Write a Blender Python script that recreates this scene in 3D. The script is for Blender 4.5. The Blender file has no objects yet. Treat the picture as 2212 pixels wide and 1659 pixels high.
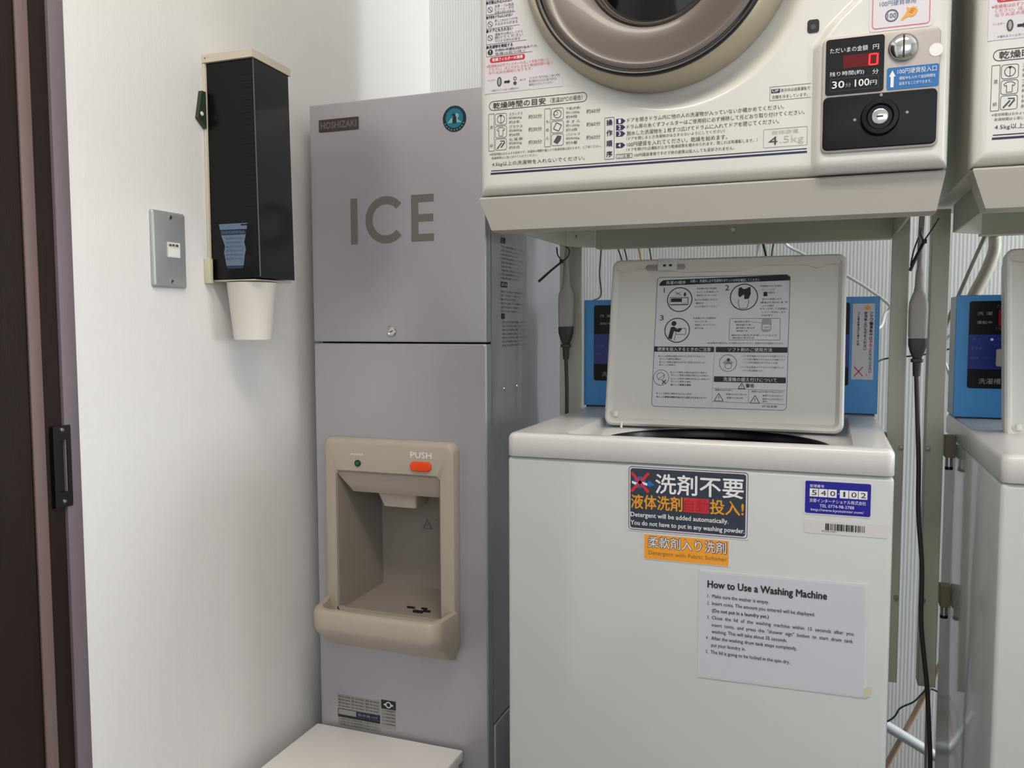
import bpy, bmesh, math, random
from mathutils import Vector, Matrix
random.seed(4)
SC = bpy.context.scene
COL = SC.collection
PI = math.pi

# ---------------------------------------------------------------- camera
cam_data = bpy.data.cameras.new('camera')
cam_data.sensor_width = 36.0
cam_data.lens = 36.0 * 1820.26 / 2212.0
cam_data.clip_start = 0.02
cam = bpy.data.objects.new('camera', cam_data)
COL.objects.link(cam)
YAW, PITCH, ROLL = 0.35638752, 0.0706039, -0.00293164
fwd = Vector((-math.sin(YAW) * math.cos(PITCH), math.cos(YAW) * math.cos(PITCH), -math.sin(PITCH)))
rt = Vector((math.cos(YAW), math.sin(YAW), 0))
upv = rt.cross(fwd)
r2 = rt * math.cos(ROLL) + upv * math.sin(ROLL)
u2 = -rt * math.sin(ROLL) + upv * math.cos(ROLL)
mw = Matrix((r2, u2, -fwd)).transposed().to_4x4()
mw.translation = Vector((0, 0, 1.05))
cam.matrix_world = mw
SC.camera = cam

# ---------------------------------------------------------------- world, lights, exposure
SC.view_settings.view_transform = 'Standard'
SC.view_settings.look = 'None'
SC.view_settings.gamma = 1.0
SC.view_settings.exposure = 0.0
SC.view_settings.use_curve_mapping = False
world = bpy.data.worlds.new('world')
SC.world = world
world.use_nodes = True
world.node_tree.nodes['Background'].inputs[0].default_value = (0.75, 0.85, 1.0, 1)
world.node_tree.nodes['Background'].inputs[1].default_value = 0.6


def area_light(name, loc, rot, sx, sy, power, color):
    d = bpy.data.lights.new(name, 'AREA')
    d.shape = 'RECTANGLE'
    d.size, d.size_y, d.energy, d.color = sx, sy, power, color
    o = bpy.data.objects.new(name, d)
    COL.objects.link(o)
    o.location = loc
    o.rotation_euler = rot
    return o


# daylight entering through the window of the right wall
area_light('window_daylight', (2.34, 1.63, 1.55), (0, PI / 2, 0), 1.3, 0.6, 58.0, (0.93, 0.96, 1.0))
area_light('window_daylight', (2.34, 1.01, 1.55), (0, PI / 2, 0), 1.3, 0.6, 12.0, (0.93, 0.96, 1.0))
# unseen fill light added behind the camera to brighten the machine fronts
area_light('added_front_fill', (0.75, -1.46, 1.75), (PI / 2, 0, 0), 1.9, 1.0, 11.5, (0.90, 0.95, 1.0))
# ceiling lamp above the machines
area_light('ceiling_lamp_light', (-0.05, 0.3, 2.37), (0, 0, 0), 1.1, 0.26, 15.5, (1.0, 0.90, 0.76))

# ---------------------------------------------------------------- materials
MATS = {}


def lin(h):
    h = h.lstrip('#')
    out = []
    for i in (0, 2, 4):
        c = int(h[i:i + 2], 16) / 255.0
        out.append(c / 12.92 if c <= 0.04045 else ((c + 0.055) / 1.055) ** 2.4)
    return out + [1.0]


def mat(name, hexcol, rough=0.5, metal=0.0, emit=None, estr=0.0, trans=0.0, noise=0.0, nscale=30.0,
        bump=0.0, bscale=200.0, stretch=(1, 1, 1), spec=0.5, coat=0.0):
    m = bpy.data.materials.new(name)
    m.use_nodes = True
    nt = m.node_tree
    b = nt.nodes['Principled BSDF']
    c = lin(hexcol)
    b.inputs['Base Color'].default_value = c
    b.inputs['Roughness'].default_value = rough
    b.inputs['Metallic'].default_value = metal
    b.inputs['Specular IOR Level'].default_value = spec
    b.inputs['Coat Weight'].default_value = coat
    if trans:
        b.inputs['Transmission Weight'].default_value = trans
    if emit:
        b.inputs['Emission Color'].default_value = lin(emit)
        b.inputs['Emission Strength'].default_value = estr
    if noise or bump:
        tc = nt.nodes.new('ShaderNodeTexCoord')
        mp = nt.nodes.new('ShaderNodeMapping')
        mp.inputs['Scale'].default_value = stretch
        nt.links.new(tc.outputs['Object'], mp.inputs['Vector'])
        if noise:
            n = nt.nodes.new('ShaderNodeTexNoise')
            n.inputs['Scale'].default_value = nscale
            n.inputs['Detail'].default_value = 4
            nt.links.new(mp.outputs[0], n.inputs['Vector'])
            mx = nt.nodes.new('ShaderNodeMix')
            mx.data_type = 'RGBA'
            mx.inputs[6].default_value = [x * (1 - noise) for x in c[:3]] + [1]
            mx.inputs[7].default_value = [min(1, x * (1 + noise)) for x in c[:3]] + [1]
            nt.links.new(n.outputs['Fac'], mx.inputs[0])
            nt.links.new(mx.outputs[2], b.inputs['Base Color'])
        if bump:
            n2 = nt.nodes.new('ShaderNodeTexNoise')
            n2.inputs['Scale'].default_value = bscale
            nt.links.new(mp.outputs[0], n2.inputs['Vector'])
            bp = nt.nodes.new('ShaderNodeBump')
            bp.inputs['Strength'].default_value = bump
            bp.inputs['Distance'].default_value = 0.002
            nt.links.new(n2.outputs['Fac'], bp.inputs['Height'])
            nt.links.new(bp.outputs[0], b.inputs['Normal'])
    MATS[name] = m
    return m


def ribbed_wallpaper(name, hexa, hexb, period):
    m = mat(name, hexa, 0.75)
    nt = m.node_tree
    b = nt.nodes['Principled BSDF']
    tc = nt.nodes.new('ShaderNodeTexCoord')
    w = nt.nodes.new('ShaderNodeTexWave')
    w.wave_type = 'BANDS'
    w.bands_direction = 'X'
    w.inputs['Scale'].default_value = 2 * PI / period / 20.0
    w.inputs['Distortion'].default_value = 0.6
    w.inputs['Detail'].default_value = 1.0
    w.inputs['Detail Scale'].default_value = 3.0
    nt.links.new(tc.outputs['Object'], w.inputs['Vector'])
    mx = nt.nodes.new('ShaderNodeMix')
    mx.data_type = 'RGBA'
    mx.inputs[6].default_value = lin(hexa)
    mx.inputs[7].default_value = lin(hexb)
    nt.links.new(w.outputs['Fac'], mx.inputs[0])
    nt.links.new(mx.outputs[2], b.inputs['Base Color'])
    bp = nt.nodes.new('ShaderNodeBump')
    bp.inputs['Strength'].default_value = 0.2
    bp.inputs['Distance'].default_value = 0.001
    nt.links.new(w.outputs['Fac'], bp.inputs['Height'])
    nt.links.new(bp.outputs[0], b.inputs['Normal'])
    return m


mat('wallpaper_plain', '#e4e3e2', 0.8, noise=0.025, nscale=6, stretch=(40, 40, 1.2), bump=0.25, bscale=40)
ribbed_wallpaper('wallpaper_ribbed', '#dee0de', '#eceeec', 0.0072)
mat('ceiling_paint', '#ece9e2', 0.9, bump=0.1)
mat('floor_vinyl', '#7f7971', 0.45, noise=0.08, nscale=12)
mat('dark_wood', '#1f130e', 0.55, spec=0.25, noise=0.25, nscale=5, stretch=(30, 30, 1.0), bump=0.15, bscale=30)
mat('trim_wood', '#70646a', 0.5, noise=0.10, nscale=6, stretch=(60, 60, 1.0), bump=0.15, bscale=30)
mat('mid_wood', '#6f5c59', 0.5, noise=0.12, nscale=6, stretch=(60, 60, 1.0), bump=0.15, bscale=30)
mat('pull_black', '#0c0d0c', 0.35)
mat('chrome', '#c8c8c8', 0.15, 1.0)
mat('steel', '#b0b0b2', 0.42, 0.5, noise=0.05, nscale=20)
mat('silver_paint', '#b1afb5', 0.36, 0.40, noise=0.02, nscale=8, stretch=(60, 60, 1))
mat('silver_letter', '#77716c', 0.45, 0.3)
mat('bezel_plastic', '#b1a698', 0.42, noise=0.02)
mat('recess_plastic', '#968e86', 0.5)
mat('dark_slot', '#141310', 0.5)
mat('orange_plastic', '#f04a10', 0.3)
mat('led_green', '#06502c', 0.2, emit='#0a8a40', estr=0.15)
mat('white_laminate', '#f0ecea', 0.35, noise=0.01)
mat('badge_dark', '#463b3a', 0.4)
mat('badge_text', '#766c6a', 0.4)
mat('emblem_dark', '#12262c', 0.4)
mat('emblem_teal', '#1f7c93', 0.35)
mat('emblem_pale', '#8fc0c2', 0.35)
mat('label_silver', '#9c9c98', 0.45, 0.2)
mat('ink', '#24242a', 0.6)
mat('ink_soft', '#484950', 0.6)
mat('ink_faint', '#a2a29e', 0.6)
mat('ink_ghost', '#bcbbb6', 0.6)
mat('navy', '#1b1b4a', 0.5)
mat('red_ink', '#c8283a', 0.5)
mat('deep_red', '#a81a28', 0.5)
mat('red_ink_soft', '#cf6a72', 0.5)
mat('white_ink', '#e8e8ea', 0.5)
mat('cream_paint', '#d8d7d2', 0.2, noise=0.01, nscale=4, coat=0.15)
mat('cream_cabinet', '#cbc8bc', 0.35)
mat('cream_paint_shaded', '#b0aca5', 0.35)  # cream paint darkened, shade of the downward slope put into the colour
mat('door_rim_plastic', '#b9ae98', 0.4)
mat('gasket_navy', '#15131c', 0.35)
mat('smoky_glass', '#5b514d', 0.32, noise=0.03, nscale=6, coat=0.15)
mat('smoky_glass_inner', '#433b39', 0.16, coat=0.4)
mat('black_glass', '#070909', 0.08, spec=0.3)
mat('sticker_white', '#d7d3d9', 0.4)
mat('coin_plate', '#b4aba6', 0.4, 0.25)
mat('black_gloss', '#0a0a0c', 0.32, spec=0.25)
mat('display_red', '#4a0c0f', 0.4, spec=0.2, emit='#8a1014', estr=0.25)
mat('digit_red', '#ff2028', 0.3, emit='#ff1c28', estr=1.0)
mat('label_blue', '#1467ad', 0.35)
mat('sign_pink', '#d7748e', 0.45)
mat('hand_orange', '#e3a04c', 0.5)
mat('hand_line', '#8a6a3a', 0.5)
mat('coin_blue', '#5a6c98', 0.5)
mat('washer_paint', '#c4c9c9', 0.13, noise=0.01, nscale=3, coat=0.2)
mat('washer_cover', '#d2d0cf', 0.3, coat=0.1)
mat('lid_plastic', '#d9d7d0', 0.38)
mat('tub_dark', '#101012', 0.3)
mat('tub_steel', '#5f6064', 0.3, 0.8)
mat('coinbox_blue', '#489ade', 0.42, noise=0.02)
mat('coinbox_grey', '#aeb4b8', 0.45)
mat('panel_blue', '#0c2a86', 0.3)
mat('panel_black', '#0b0a10', 0.35, spec=0.25)
mat('button_beige', '#b8b2ac', 0.4)
mat('sign_navy', '#2a3546', 0.35)
mat('sign_orange', '#e09a1e', 0.4)
mat('sign_yellow', '#f0a028', 0.4)
mat('id_blue', '#0b0b92', 0.35)
mat('paper', '#c6c8d4', 0.4)
mat('laminate_edge', '#d2d5d8', 0.15)
mat('tape', '#c9c4a8', 0.3)
mat('stand_paint', '#b3b5a4', 0.45)
mat('stand_bolt', '#8a8a80', 0.35, 0.8)
mat('white_bolt', '#e6e6e0', 0.4)
mat('cord_grey', '#9c9894', 0.5)
mat('cord_dark', '#34312f', 0.5)
mat('tie_black', '#0c0d0d', 0.45)
mat('wire_green', '#1e4a34', 0.5)
mat('wire_white', '#dfe0dd', 0.4)
mat('wire_black', '#191a1a', 0.5)
mat('wire_yellow', '#c9a24a', 0.5)
mat('hose_white', '#cfd4d8', 0.3)
mat('hose_beige', '#c4a892', 0.5)
mat('hose_vinyl', '#a9a396', 0.4)
mat('hose_stripe', '#8b857e', 0.5)
mat('dispenser_smoke', '#0d0f11', 0.2, spec=0.25)
mat('seam_blue', '#50525e', 0.4)
mat('dispenser_beige', '#cdc3b2', 0.45)
mat('lock_olive', '#2e3a2c', 0.4)
mat('decal_blue', '#62768f', 0.5)
mat('decal_dark', '#26324a', 0.5)
mat('cup_paper', '#ded8d0', 0.6)
mat('lamp_diffuser', '#ffffff', 0.5, emit='#fff4e6', estr=3.0)
mat('window_frame_paint', '#d8d8d6', 0.4)
mat('pane_glass', '#f2f6f8', 0.0, trans=1.0)
mat('clamp_brown', '#6e6650', 0.45)


# ---------------------------------------------------------------- mesh builder
class MB:
    def __init__(s):
        s.v, s.f, s.m, s.mats = [], [], [], []

    def mi(s, name):
        if name not in s.mats:
            s.mats.append(name)
        return s.mats.index(name)

    def add(s, verts, faces, m):
        k = len(s.v)
        i = s.mi(m)
        s.v += [tuple(v) for v in verts]
        for f in faces:
            s.f.append([k + j for j in f])
            s.m.append(i)

    def bm(s, b, m):
        b.verts.index_update()
        s.add([v.co.copy() for v in b.verts], [[v.index for v in f.verts] for f in b.faces], m)
        b.free()

    def box(s, x0, x1, y0, y1, z0, z1, m, bev=0.0, seg=2):
        b = bmesh.new()
        bmesh.ops.create_cube(b, size=1.0)
        for v in b.verts:
            v.co = Vector(((x0 + x1) / 2 + v.co.x * (x1 - x0), (y0 + y1) / 2 + v.co.y * (y1 - y0), (z0 + z1) / 2 + v.co.z * (z1 - z0)))
        if bev:
            bmesh.ops.bevel(b, geom=list(b.edges), offset=bev, segments=seg, profile=0.5, affect='EDGES', clamp_overlap=True)
        s.bm(b, m)
        return s

    def loft(s, loops, m, cap0=True, cap1=True):
        n = len(loops[0])
        vs, fs = [], []
        for L in loops:
            vs += L
        for i in range(len(loops) - 1):
            for j in range(n):
                k = (j + 1) % n
                fs.append([i * n + j, i * n + k, (i + 1) * n + k, (i + 1) * n + j])
        if cap0:
            fs.append(list(range(n))[::-1])
        if cap1:
            fs.append([(len(loops) - 1) * n + j for j in range(n)])
        s.add(vs, fs, m)
        return s

    def lathe(s, prof, c, axis, m, n=64, caps=True):
        """prof: (radius, height) along axis direction from c"""
        a = Vector(axis).normalized()
        t = Vector((0, 0, 1)) if abs(a.z) < 0.9 else Vector((1, 0, 0))
        u = t.cross(a).normalized()
        w = a.cross(u)
        c = Vector(c)
        vs, fs = [], []
        for r, h in prof:
            r = max(r, 1e-5)
            for i in range(n):
                t = 2 * PI * i / n
                vs.append(c + a * h + (u * math.cos(t) + w * math.sin(t)) * r)
        for k in range(len(prof) - 1):
            for i in range(n):
                j = (i + 1) % n
                fs.append([k * n + i, k * n + j, (k + 1) * n + j, (k + 1) * n + i])
        if caps and prof[0][0] > 1e-4:
            fs.append(list(range(n))[::-1])
        if caps and prof[-1][0] > 1e-4:
            fs.append([(len(prof) - 1) * n + i for i in range(n)])
        s.add(vs, fs, m)
        return s

    def tube(s, pts, r, m, n=10, smooth=6, rz=None):
        P = [Vector(p) for p in pts]
        if smooth and len(P) > 2:
            Q = []
            for i in range(len(P) - 1):
                p0, p1, p2, p3 = P[max(i - 1, 0)], P[i], P[i + 1], P[min(i + 2, len(P) - 1)]
                for k in range(smooth):
                    t = k / smooth
                    Q.append(0.5 * ((2 * p1) + (-p0 + p2) * t + (2 * p0 - 5 * p1 + 4 * p2 - p3) * t * t + (-p0 + 3 * p1 - 3 * p2 + p3) * t ** 3))
            Q.append(P[-1])
            P = Q
        loops = []
        prev = None
        for i, p in enumerate(P):
            d = (P[min(i + 1, len(P) - 1)] - P[max(i - 1, 0)]).normalized()
            if prev is None:
                ref = Vector((0, 1, 0)) if abs(d.y) < 0.9 else Vector((1, 0, 0))
                u = ref.cross(d).normalized()
            else:
                u = (prev - d * prev.dot(d)).normalized()
            prev = u
            w = d.cross(u)
            rr = r if not callable(r) else r(i / (len(P) - 1))
            loops.append([p + u * rr * math.cos(2 * PI * k / n) + w * (rr if rz is None else rz) * math.sin(2 * PI * k / n) for k in range(n)])
        return s.loft(loops, m)


def rr_pts(a0, a1, b0, b1, r, n=5):
    """rounded rectangle, counter-clockwise"""
    r = max(1e-5, min(r, abs(a1 - a0) / 2 - 1e-6, abs(b1 - b0) / 2 - 1e-6))
    out = []
    for cx, cy, t0 in ((a1 - r, b0 + r, -PI / 2), (a1 - r, b1 - r, 0), (a0 + r, b1 - r, PI / 2), (a0 + r, b0 + r, PI)):
        for k in range(n + 1):
            t = t0 + PI / 2 * k / n
            out.append((cx + r * math.cos(t), cy + r * math.sin(t)))
    return out


TXT = {}


def text_mesh(s, bold):
    key = (s, bold)
    if key not in TXT:
        c = bpy.data.curves.new('lettering', 'FONT')
        c.body = s
        c.size = 1
        c.resolution_u = 2
        c.offset = bold
        o = bpy.data.objects.new('lettering', c)
        m = bpy.data.meshes.new_from_object(o)
        vs = [(v.co.x, v.co.y) for v in m.vertices]
        fs = [list(p.vertices) for p in m.polygons]
        bpy.data.objects.remove(o)
        bpy.data.curves.remove(c)
        bpy.data.meshes.remove(m)
        TXT[key] = (vs, fs)
    return TXT[key]


class Sheet:
    """draws flat printing on a plane: a to the right, b up, h off the plane"""

    def __init__(s, mb, o, ax, ay):
        s.mb, s.o, s.ax, s.ay = mb, Vector(o), Vector(ax).normalized(), Vector(ay).normalized()
        s.n = s.ax.cross(s.ay)
        s.k = (0, 1, 0, 1)
        s.lift = 0.0

    def window(s, p0, p1, q0, q1, a0, a1, b0, b1):
        """own units: p0..p1 -> a0..a1 and q0..q1 -> b0..b1"""
        sa, sb = (a1 - a0) / (p1 - p0), (b1 - b0) / (q1 - q0)
        s.k = (a0 - p0 * sa, sa, b0 - q0 * sb, sb)
        return s

    def P(s, p, q, h=0.0):
        a, b = s.k[0] + s.k[1] * p, s.k[2] + s.k[3] * q
        return s.o + s.ax * a + s.ay * b + s.n * (h + s.lift)

    def poly(s, pts, m, h=0.0004):
        P = [s.P(p, q, h) for p, q in pts]
        f = list(range(len(P)))
        if s.k[1] * s.k[3] < 0:
            f.reverse()
        s.mb.add(P, [f], m)

    def prism(s, pts, h0, h1, m, bev=0.0):
        if s.k[1] * s.k[3] < 0:
            pts = pts[::-1]
        L = [[s.P(p, q, h0) for p, q in pts]]
        if bev:
            cx = sum(p for p, q in pts) / len(pts)
            cy = sum(q for p, q in pts) / len(pts)
            hx = max(abs(p - cx) for p, q in pts)
            hy = max(abs(q - cy) for p, q in pts)
            e = bev / abs(s.k[1])
            ey = bev / abs(s.k[3])
            for t in (0.0, 0.3, 0.6, 1.0):
                f = 1 - math.cos(t * PI / 2)
                g = math.sin(t * PI / 2)
                L.append([s.P(cx + (p - cx) * (1 - f * e / hx), cy + (q - cy) * (1 - f * ey / hy), h1 - bev + bev * g) for p, q in pts])
        else:
            L.append([s.P(p, q, h1) for p, q in pts])
        s.mb.loft(L, m)

    def rrect(s, p0, p1, q0, q1, r, m, h=0.0004):
        s.poly(rr_pts(min(p0, p1), max(p0, p1), min(q0, q1), max(q0, q1), r), m, h)

    def frame(s, p0, p1, q0, q1, r, w, m, h=0.0004):
        p0, p1, q0, q1 = min(p0, p1), max(p0, p1), min(q0, q1), max(q0, q1)
        wy = w * abs(s.k[1] / s.k[3])
        A = rr_pts(p0, p1, q0, q1, r)
        B = rr_pts(p0 + w, p1 - w, q0 + wy, q1 - wy, max(r - w, 1e-4))
        s.band(A, B, m, h)

    def band(s, A, B, m, h=0.0004):
        n = len(A)
        fl = s.k[1] * s.k[3] < 0
        fs = []
        for i in range(n):
            j = (i + 1) % n
            f = [i, j, n + j, n + i]
            fs.append(f[::-1] if fl else f)
        s.mb.add([s.P(p, q, h) for p, q in A] + [s.P(p, q, h) for p, q in B], fs, m)

    def circ(s, p, q, r, n=28):
        ry = r * abs(s.k[1] / s.k[3])
        return [(p + r * math.cos(2 * PI * i / n), q + ry * math.sin(2 * PI * i / n)) for i in range(n)]

    def disc(s, p, q, r, m, h=0.0004):
        s.poly(s.circ(p, q, r), m, h)

    def ring(s, p, q, r, w, m, h=0.0004):
        s.band(s.circ(p, q, r), s.circ(p, q, r - w), m, h)

    def line(s, p0, q0, p1, q1, w, m, h=0.0004):
        A, B = s.P(p0, q0, h), s.P(p1, q1, h)
        d = (B - A).normalized()
        t = s.n.cross(d) * (w * abs(s.k[1]) / 2)
        s.mb.add([A - t, B - t, B + t, A + t], [[0, 1, 2, 3]], m)

    def text(s, st, p0, p1, q0, q1, m, h=0.0006, bold=0.0, slant=0.0):
        """fit the writing into p0..p1 (None keeps its natural width) with its height from baseline q0 to top q1"""
        vs, fs = text_mesh(st, 0.0)
        if not vs:
            return
        if bold:
            e = bold * (q1 - q0) * 0.9
            ea = abs(e) * abs(s.k[3] / s.k[1])
            for k, (da, db) in enumerate(((-ea, 0), (ea, 0), (0, -e), (0, e))):
                s.text(st, p0 + da, None if p1 is None else p1 + da, q0 + db, q1 + db, m, h + 0.00004 * k - 0.0001, 0.0, slant)
        x0, x1 = min(v[0] for v in vs), max(v[0] for v in vs)
        y0, y1 = min(v[1] for v in vs), max(v[1] for v in vs)
        ky = (q1 - q0) / (y1 - y0)
        kx = (p1 - p0) / (x1 - x0) if p1 is not None else abs(ky * s.k[3] / s.k[1])
        P = [s.P(p0 + (v[0] - x0) * kx + slant * (v[0] - x0) * kx, q0 + (v[1] - y0) * ky, h) for v in vs]
        if s.k[1] * s.k[3] < 0 and q1 > q0:
            fs = [f[::-1] for f in fs]
        s.mb.add(P, fs, m)


# ---------------------------------------------------------------- object helpers
def root_of(o):
    while o.parent:
        o = o.parent
    return o


def obj(name, mb, parent=None, label=None, angle=40, loc=None):
    off = Vector((0, 0, 0))
    if parent is not None:
        off = Vector(root_of(parent).location)
    elif loc is not None:
        off = Vector(loc)
    elif mb.v:
        xs, ys, zs = zip(*mb.v)
        off = Vector(((min(xs) + max(xs)) / 2, (min(ys) + max(ys)) / 2, min(zs)))
    me = bpy.data.meshes.new(name)
    me.from_pydata([(v[0] - off.x, v[1] - off.y, v[2] - off.z) for v in mb.v], [], mb.f)
    for m in mb.mats:
        me.materials.append(MATS[m])
    me.polygons.foreach_set('material_index', mb.m)
    me.polygons.foreach_set('use_smooth', [True] * len(mb.f))
    me.update()
    me.set_sharp_from_angle(angle=math.radians(angle))
    o = bpy.data.objects.new(name, me)
    COL.objects.link(o)
    if parent is not None:
        o.parent = parent
    else:
        o.location = off
    if label:
        o['label'] = label
    return o


def tag(o, label, cat, group=None, kind=None):
    if label:
        o['label'] = label
    if cat:
        o['category'] = cat
    if group:
        o['group'] = group
    if kind:
        o['kind'] = kind
    return o


def thing(name, label, cat, loc, group=None):
    o = bpy.data.objects.new(name, None)
    COL.objects.link(o)
    o.location = loc
    o.empty_display_size = 0.1
    return tag(o, label, cat, group)


def struct(name, mb, parent=None):
    o = obj(name, mb, parent, loc=(0, 0, 0) if parent is None else None)
    if parent is None:
        o['kind'] = 'structure'
    return o


def dup(o, shift, parent=None):
    c = o.copy()
    COL.objects.link(c)
    if parent is not None:
        c.parent = parent
    else:
        c.location = Vector(o.location) + Vector(shift)
    for ch in list(o.children):
        dup(ch, shift, c)
    return c


# ================================================================ the room
XL, YB, XR, YF, ZC = -0.95, 1.965, 2.3, -1.5, 2.4
m = MB()
m.box(XL - 0.1, XR + 0.1, YF - 0.1, YB + 0.1, -0.1, 0.0, 'floor_vinyl')
struct('floor', m)
m = MB()
m.box(XL - 0.1, XR + 0.1, YF - 0.1, YB + 0.1, ZC, ZC + 0.1, 'ceiling_paint')
struct('ceiling', m)
m = MB()
m.box(XL - 0.1, XL, 0.8625, YB, 0, ZC, 'wallpaper_plain')
m.box(XL - 0.1, XL, -0.14, 0.8625, 2.05, ZC, 'wallpaper_plain')
m.box(XL - 0.1, XL, YF, -0.14, 0, ZC, 'wallpaper_plain')
struct('wall_left', m)
m = MB()
m.box(XL - 0.1, XR + 0.1, YB, YB + 0.1, 0, ZC, 'wallpaper_ribbed')
struct('wall_back', m)
m = MB()
m.box(XL - 0.1, -0.2, YF - 0.1, YF, 0, ZC, 'wallpaper_plain')
m.box(1.7, XR + 0.1, YF - 0.1, YF, 0, ZC, 'wallpaper_plain')
m.box(-0.2, 1.7, YF - 0.1, YF, 0, 1.25, 'wallpaper_plain')
m.box(-0.2, 1.7, YF - 0.1, YF, 2.25, ZC, 'wallpaper_plain')
struct('wall_front', m)
added_win = thing('added_fill_window', None, None, (0.75, YF - 0.05, 1.25))  # window added out of view to go with the front fill light
added_win['kind'] = 'structure'
m = MB()
for a, b in ((-0.2, -0.16), (1.66, 1.7), (0.73, 0.77)):
    m.box(a, b, YF - 0.09, YF - 0.05, 1.25, 2.25, 'window_frame_paint')
for a, b in ((1.25, 1.29), (2.21, 2.25)):
    m.box(-0.16, 1.66, YF - 0.09, YF - 0.05, a, b, 'window_frame_paint')
obj('window_frame', m, added_win)
# right wall with its window opening
WY0, WY1, WZ0, WZ1 = 0.7, 1.94, 0.9, 2.2
m = MB()
m.box(XR, XR + 0.1, YF, WY0, 0, ZC, 'wallpaper_plain')
m.box(XR, XR + 0.1, WY1, YB, 0, ZC, 'wallpaper_plain')
m.box(XR, XR + 0.1, WY0, WY1, 0, WZ0, 'wallpaper_plain')
m.box(XR, XR + 0.1, WY0, WY1, WZ1, ZC, 'wallpaper_plain')
struct('wall_right', m)
win = thing('window_1', None, None, (XR + 0.05, 1.32, WZ0))
win['kind'] = 'structure'
m = MB()
for a, b in ((WY0, WY0 + 0.04), (WY1 - 0.04, WY1), (1.30, 1.34)):
    m.box(XR + 0.05, XR + 0.09, a, b, WZ0, WZ1, 'window_frame_paint')
for a, b in ((WZ0, WZ0 + 0.04), (WZ1 - 0.04, WZ1)):
    m.box(XR + 0.05, XR + 0.09, WY0 + 0.04, WY1 - 0.04, a, b, 'window_frame_paint')
obj('window_frame', m, win)
# dark sliding door and its jamb on the left wall
m = MB()
m.box(XL - 0.1, XL + 0.002, 0.8375, 0.8620, 0, 2.05, 'trim_wood', 0.0015)
m.box(XL - 0.1, XL + 0.002, -0.14, 0.8375, 2.0, 2.05, 'trim_wood', 0.0015)
m.box(XL - 0.1, XL + 0.002, -0.14, -0.11, 0, 2.0, 'trim_wood', 0.0015)
struct('trim_1', m)
door = thing('door_1', None, None, (XL - 0.03, 0.36, 0))
door['kind'] = 'structure'
m = MB()
m.box(XL - 0.05, XL - 0.003, -0.11, 0.8375, 0.005, 2.0, 'dark_wood')
obj('door_leaf', m, door)
m = MB()
m.box(XL - 0.003, XL + 0.001, 0.7905, 0.8090, 0.005, 2.0, 'mid_wood', 0.0015)
obj('door_batten', m, door, 'narrow lighter brown vertical strip')
m = MB()
S = Sheet(m, (XL - 0.003, 0, 0), (0, 1, 0), (0, 0, 1))
A = rr_pts(0.818, 0.8455, 0.8085, 0.918, 0.002)
B = rr_pts(0.8245, 0.839, 0.829, 0.899, 0.001)
m.loft([[S.P(p, q, h) for p, q in L] for L, h in ((A, 0.0), (A, 0.0065), (B, 0.0065), (B, 0.001))], 'pull_black', True, True)
pull = obj('door_pull', m, door, 'black recessed finger pull')
for z in (0.9125, 0.8165):
    m = MB()
    m.lathe([(0.003, 0), (0.0026, 0.0012), (0, 0.0016)], (XL + 0.0035, 0.832, z), (1, 0, 0), 'chrome', 16)
    obj('screw', m, pull)
# ceiling lamp
lamp = thing('ceiling_light', 'white rectangular ceiling lamp above the machines', 'ceiling light', (-0.05, 0.3, ZC))
m = MB()
m.box(-0.64, 0.54, 0.15, 0.45, 2.385, ZC - 0.0002, 'window_frame_paint', 0.004)
obj('lamp_housing', m, lamp)
m = MB()
m.box(-0.6, 0.5, 0.18, 0.42, 2.376, 2.3848, 'lamp_diffuser', 0.003)
obj('lamp_diffuser', m, lamp)

# ================================================================ ice dispenser
YI = 1.37
IX0, IX1, IZ1 = -0.9115, -0.558, 1.4576
ice = thing('ice_dispenser', 'tall silver ice dispenser with large ICE lettering and beige dispensing bay', 'ice machine', ((IX0 + IX1) / 2, 1.66, 0))
m = MB()
m.box(IX0, IX0 + 0.003, 1.395, 1.945, 0.02, IZ1, 'silver_paint')
m.box(IX0 + 0.003, IX1 - 0.003, 1.395, 1.945, IZ1 - 0.003, IZ1, 'silver_paint')
m.box(IX0 + 0.003, IX1 - 0.003, 1.942, 1.945, 0.02, IZ1 - 0.003, 'silver_paint')
m.box(IX0 + 0.003, IX1 - 0.003, 1.395, 1.942, 0.02, 0.023, 'silver_paint')
m.box(IX0 + 0.02, IX1 - 0.02, 1.41, 1.93, 0.0, 0.02, 'dark_slot')
obj('cabinet', m, ice)
m = MB()
m.box(IX1 - 0.003, IX1, 1.3985, 1.945, 0.316, IZ1, 'silver_paint')
m.box(IX1 - 0.003, IX1 + 0.0035, 1.3985, 1.945, 0.02, 0.313, 'silver_paint', 0.0015)
side = obj('side_panel', m, ice)
m = MB()
m.box(IX0, IX1, YI, 1.3945, 1.0185, IZ1, 'silver_paint', 0.003, 3)
door_u = obj('upper_door', m, ice)
# lower panel with the bay opening
m = MB()
S = Sheet(m, (0, YI, 0), (1, 0, 0), (0, 0, 1))
BX0, BX1, BZ0, BZ1 = -0.872, -0.628, 0.495, 0.79
out0 = rr_pts(IX0, IX1, 0.02, 1.0155, 0.004)
out1 = rr_pts(IX0 + 0.0025, IX1 - 0.0025, 0.0225, 1.013, 0.004)
inn = rr_pts(BX0, BX1, BZ0, BZ1, 0.004)
m.loft([[S.P(p, q, h) for p, q in L] for L, h in ((inn, -0.0245), (out0, -0.0245), (out0, -0.0025), (out1, 0), (inn, 0), (inn, -0.0245))], 'silver_paint', False, False)
low = obj('lower_panel', m, ice, angle=12)
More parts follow.
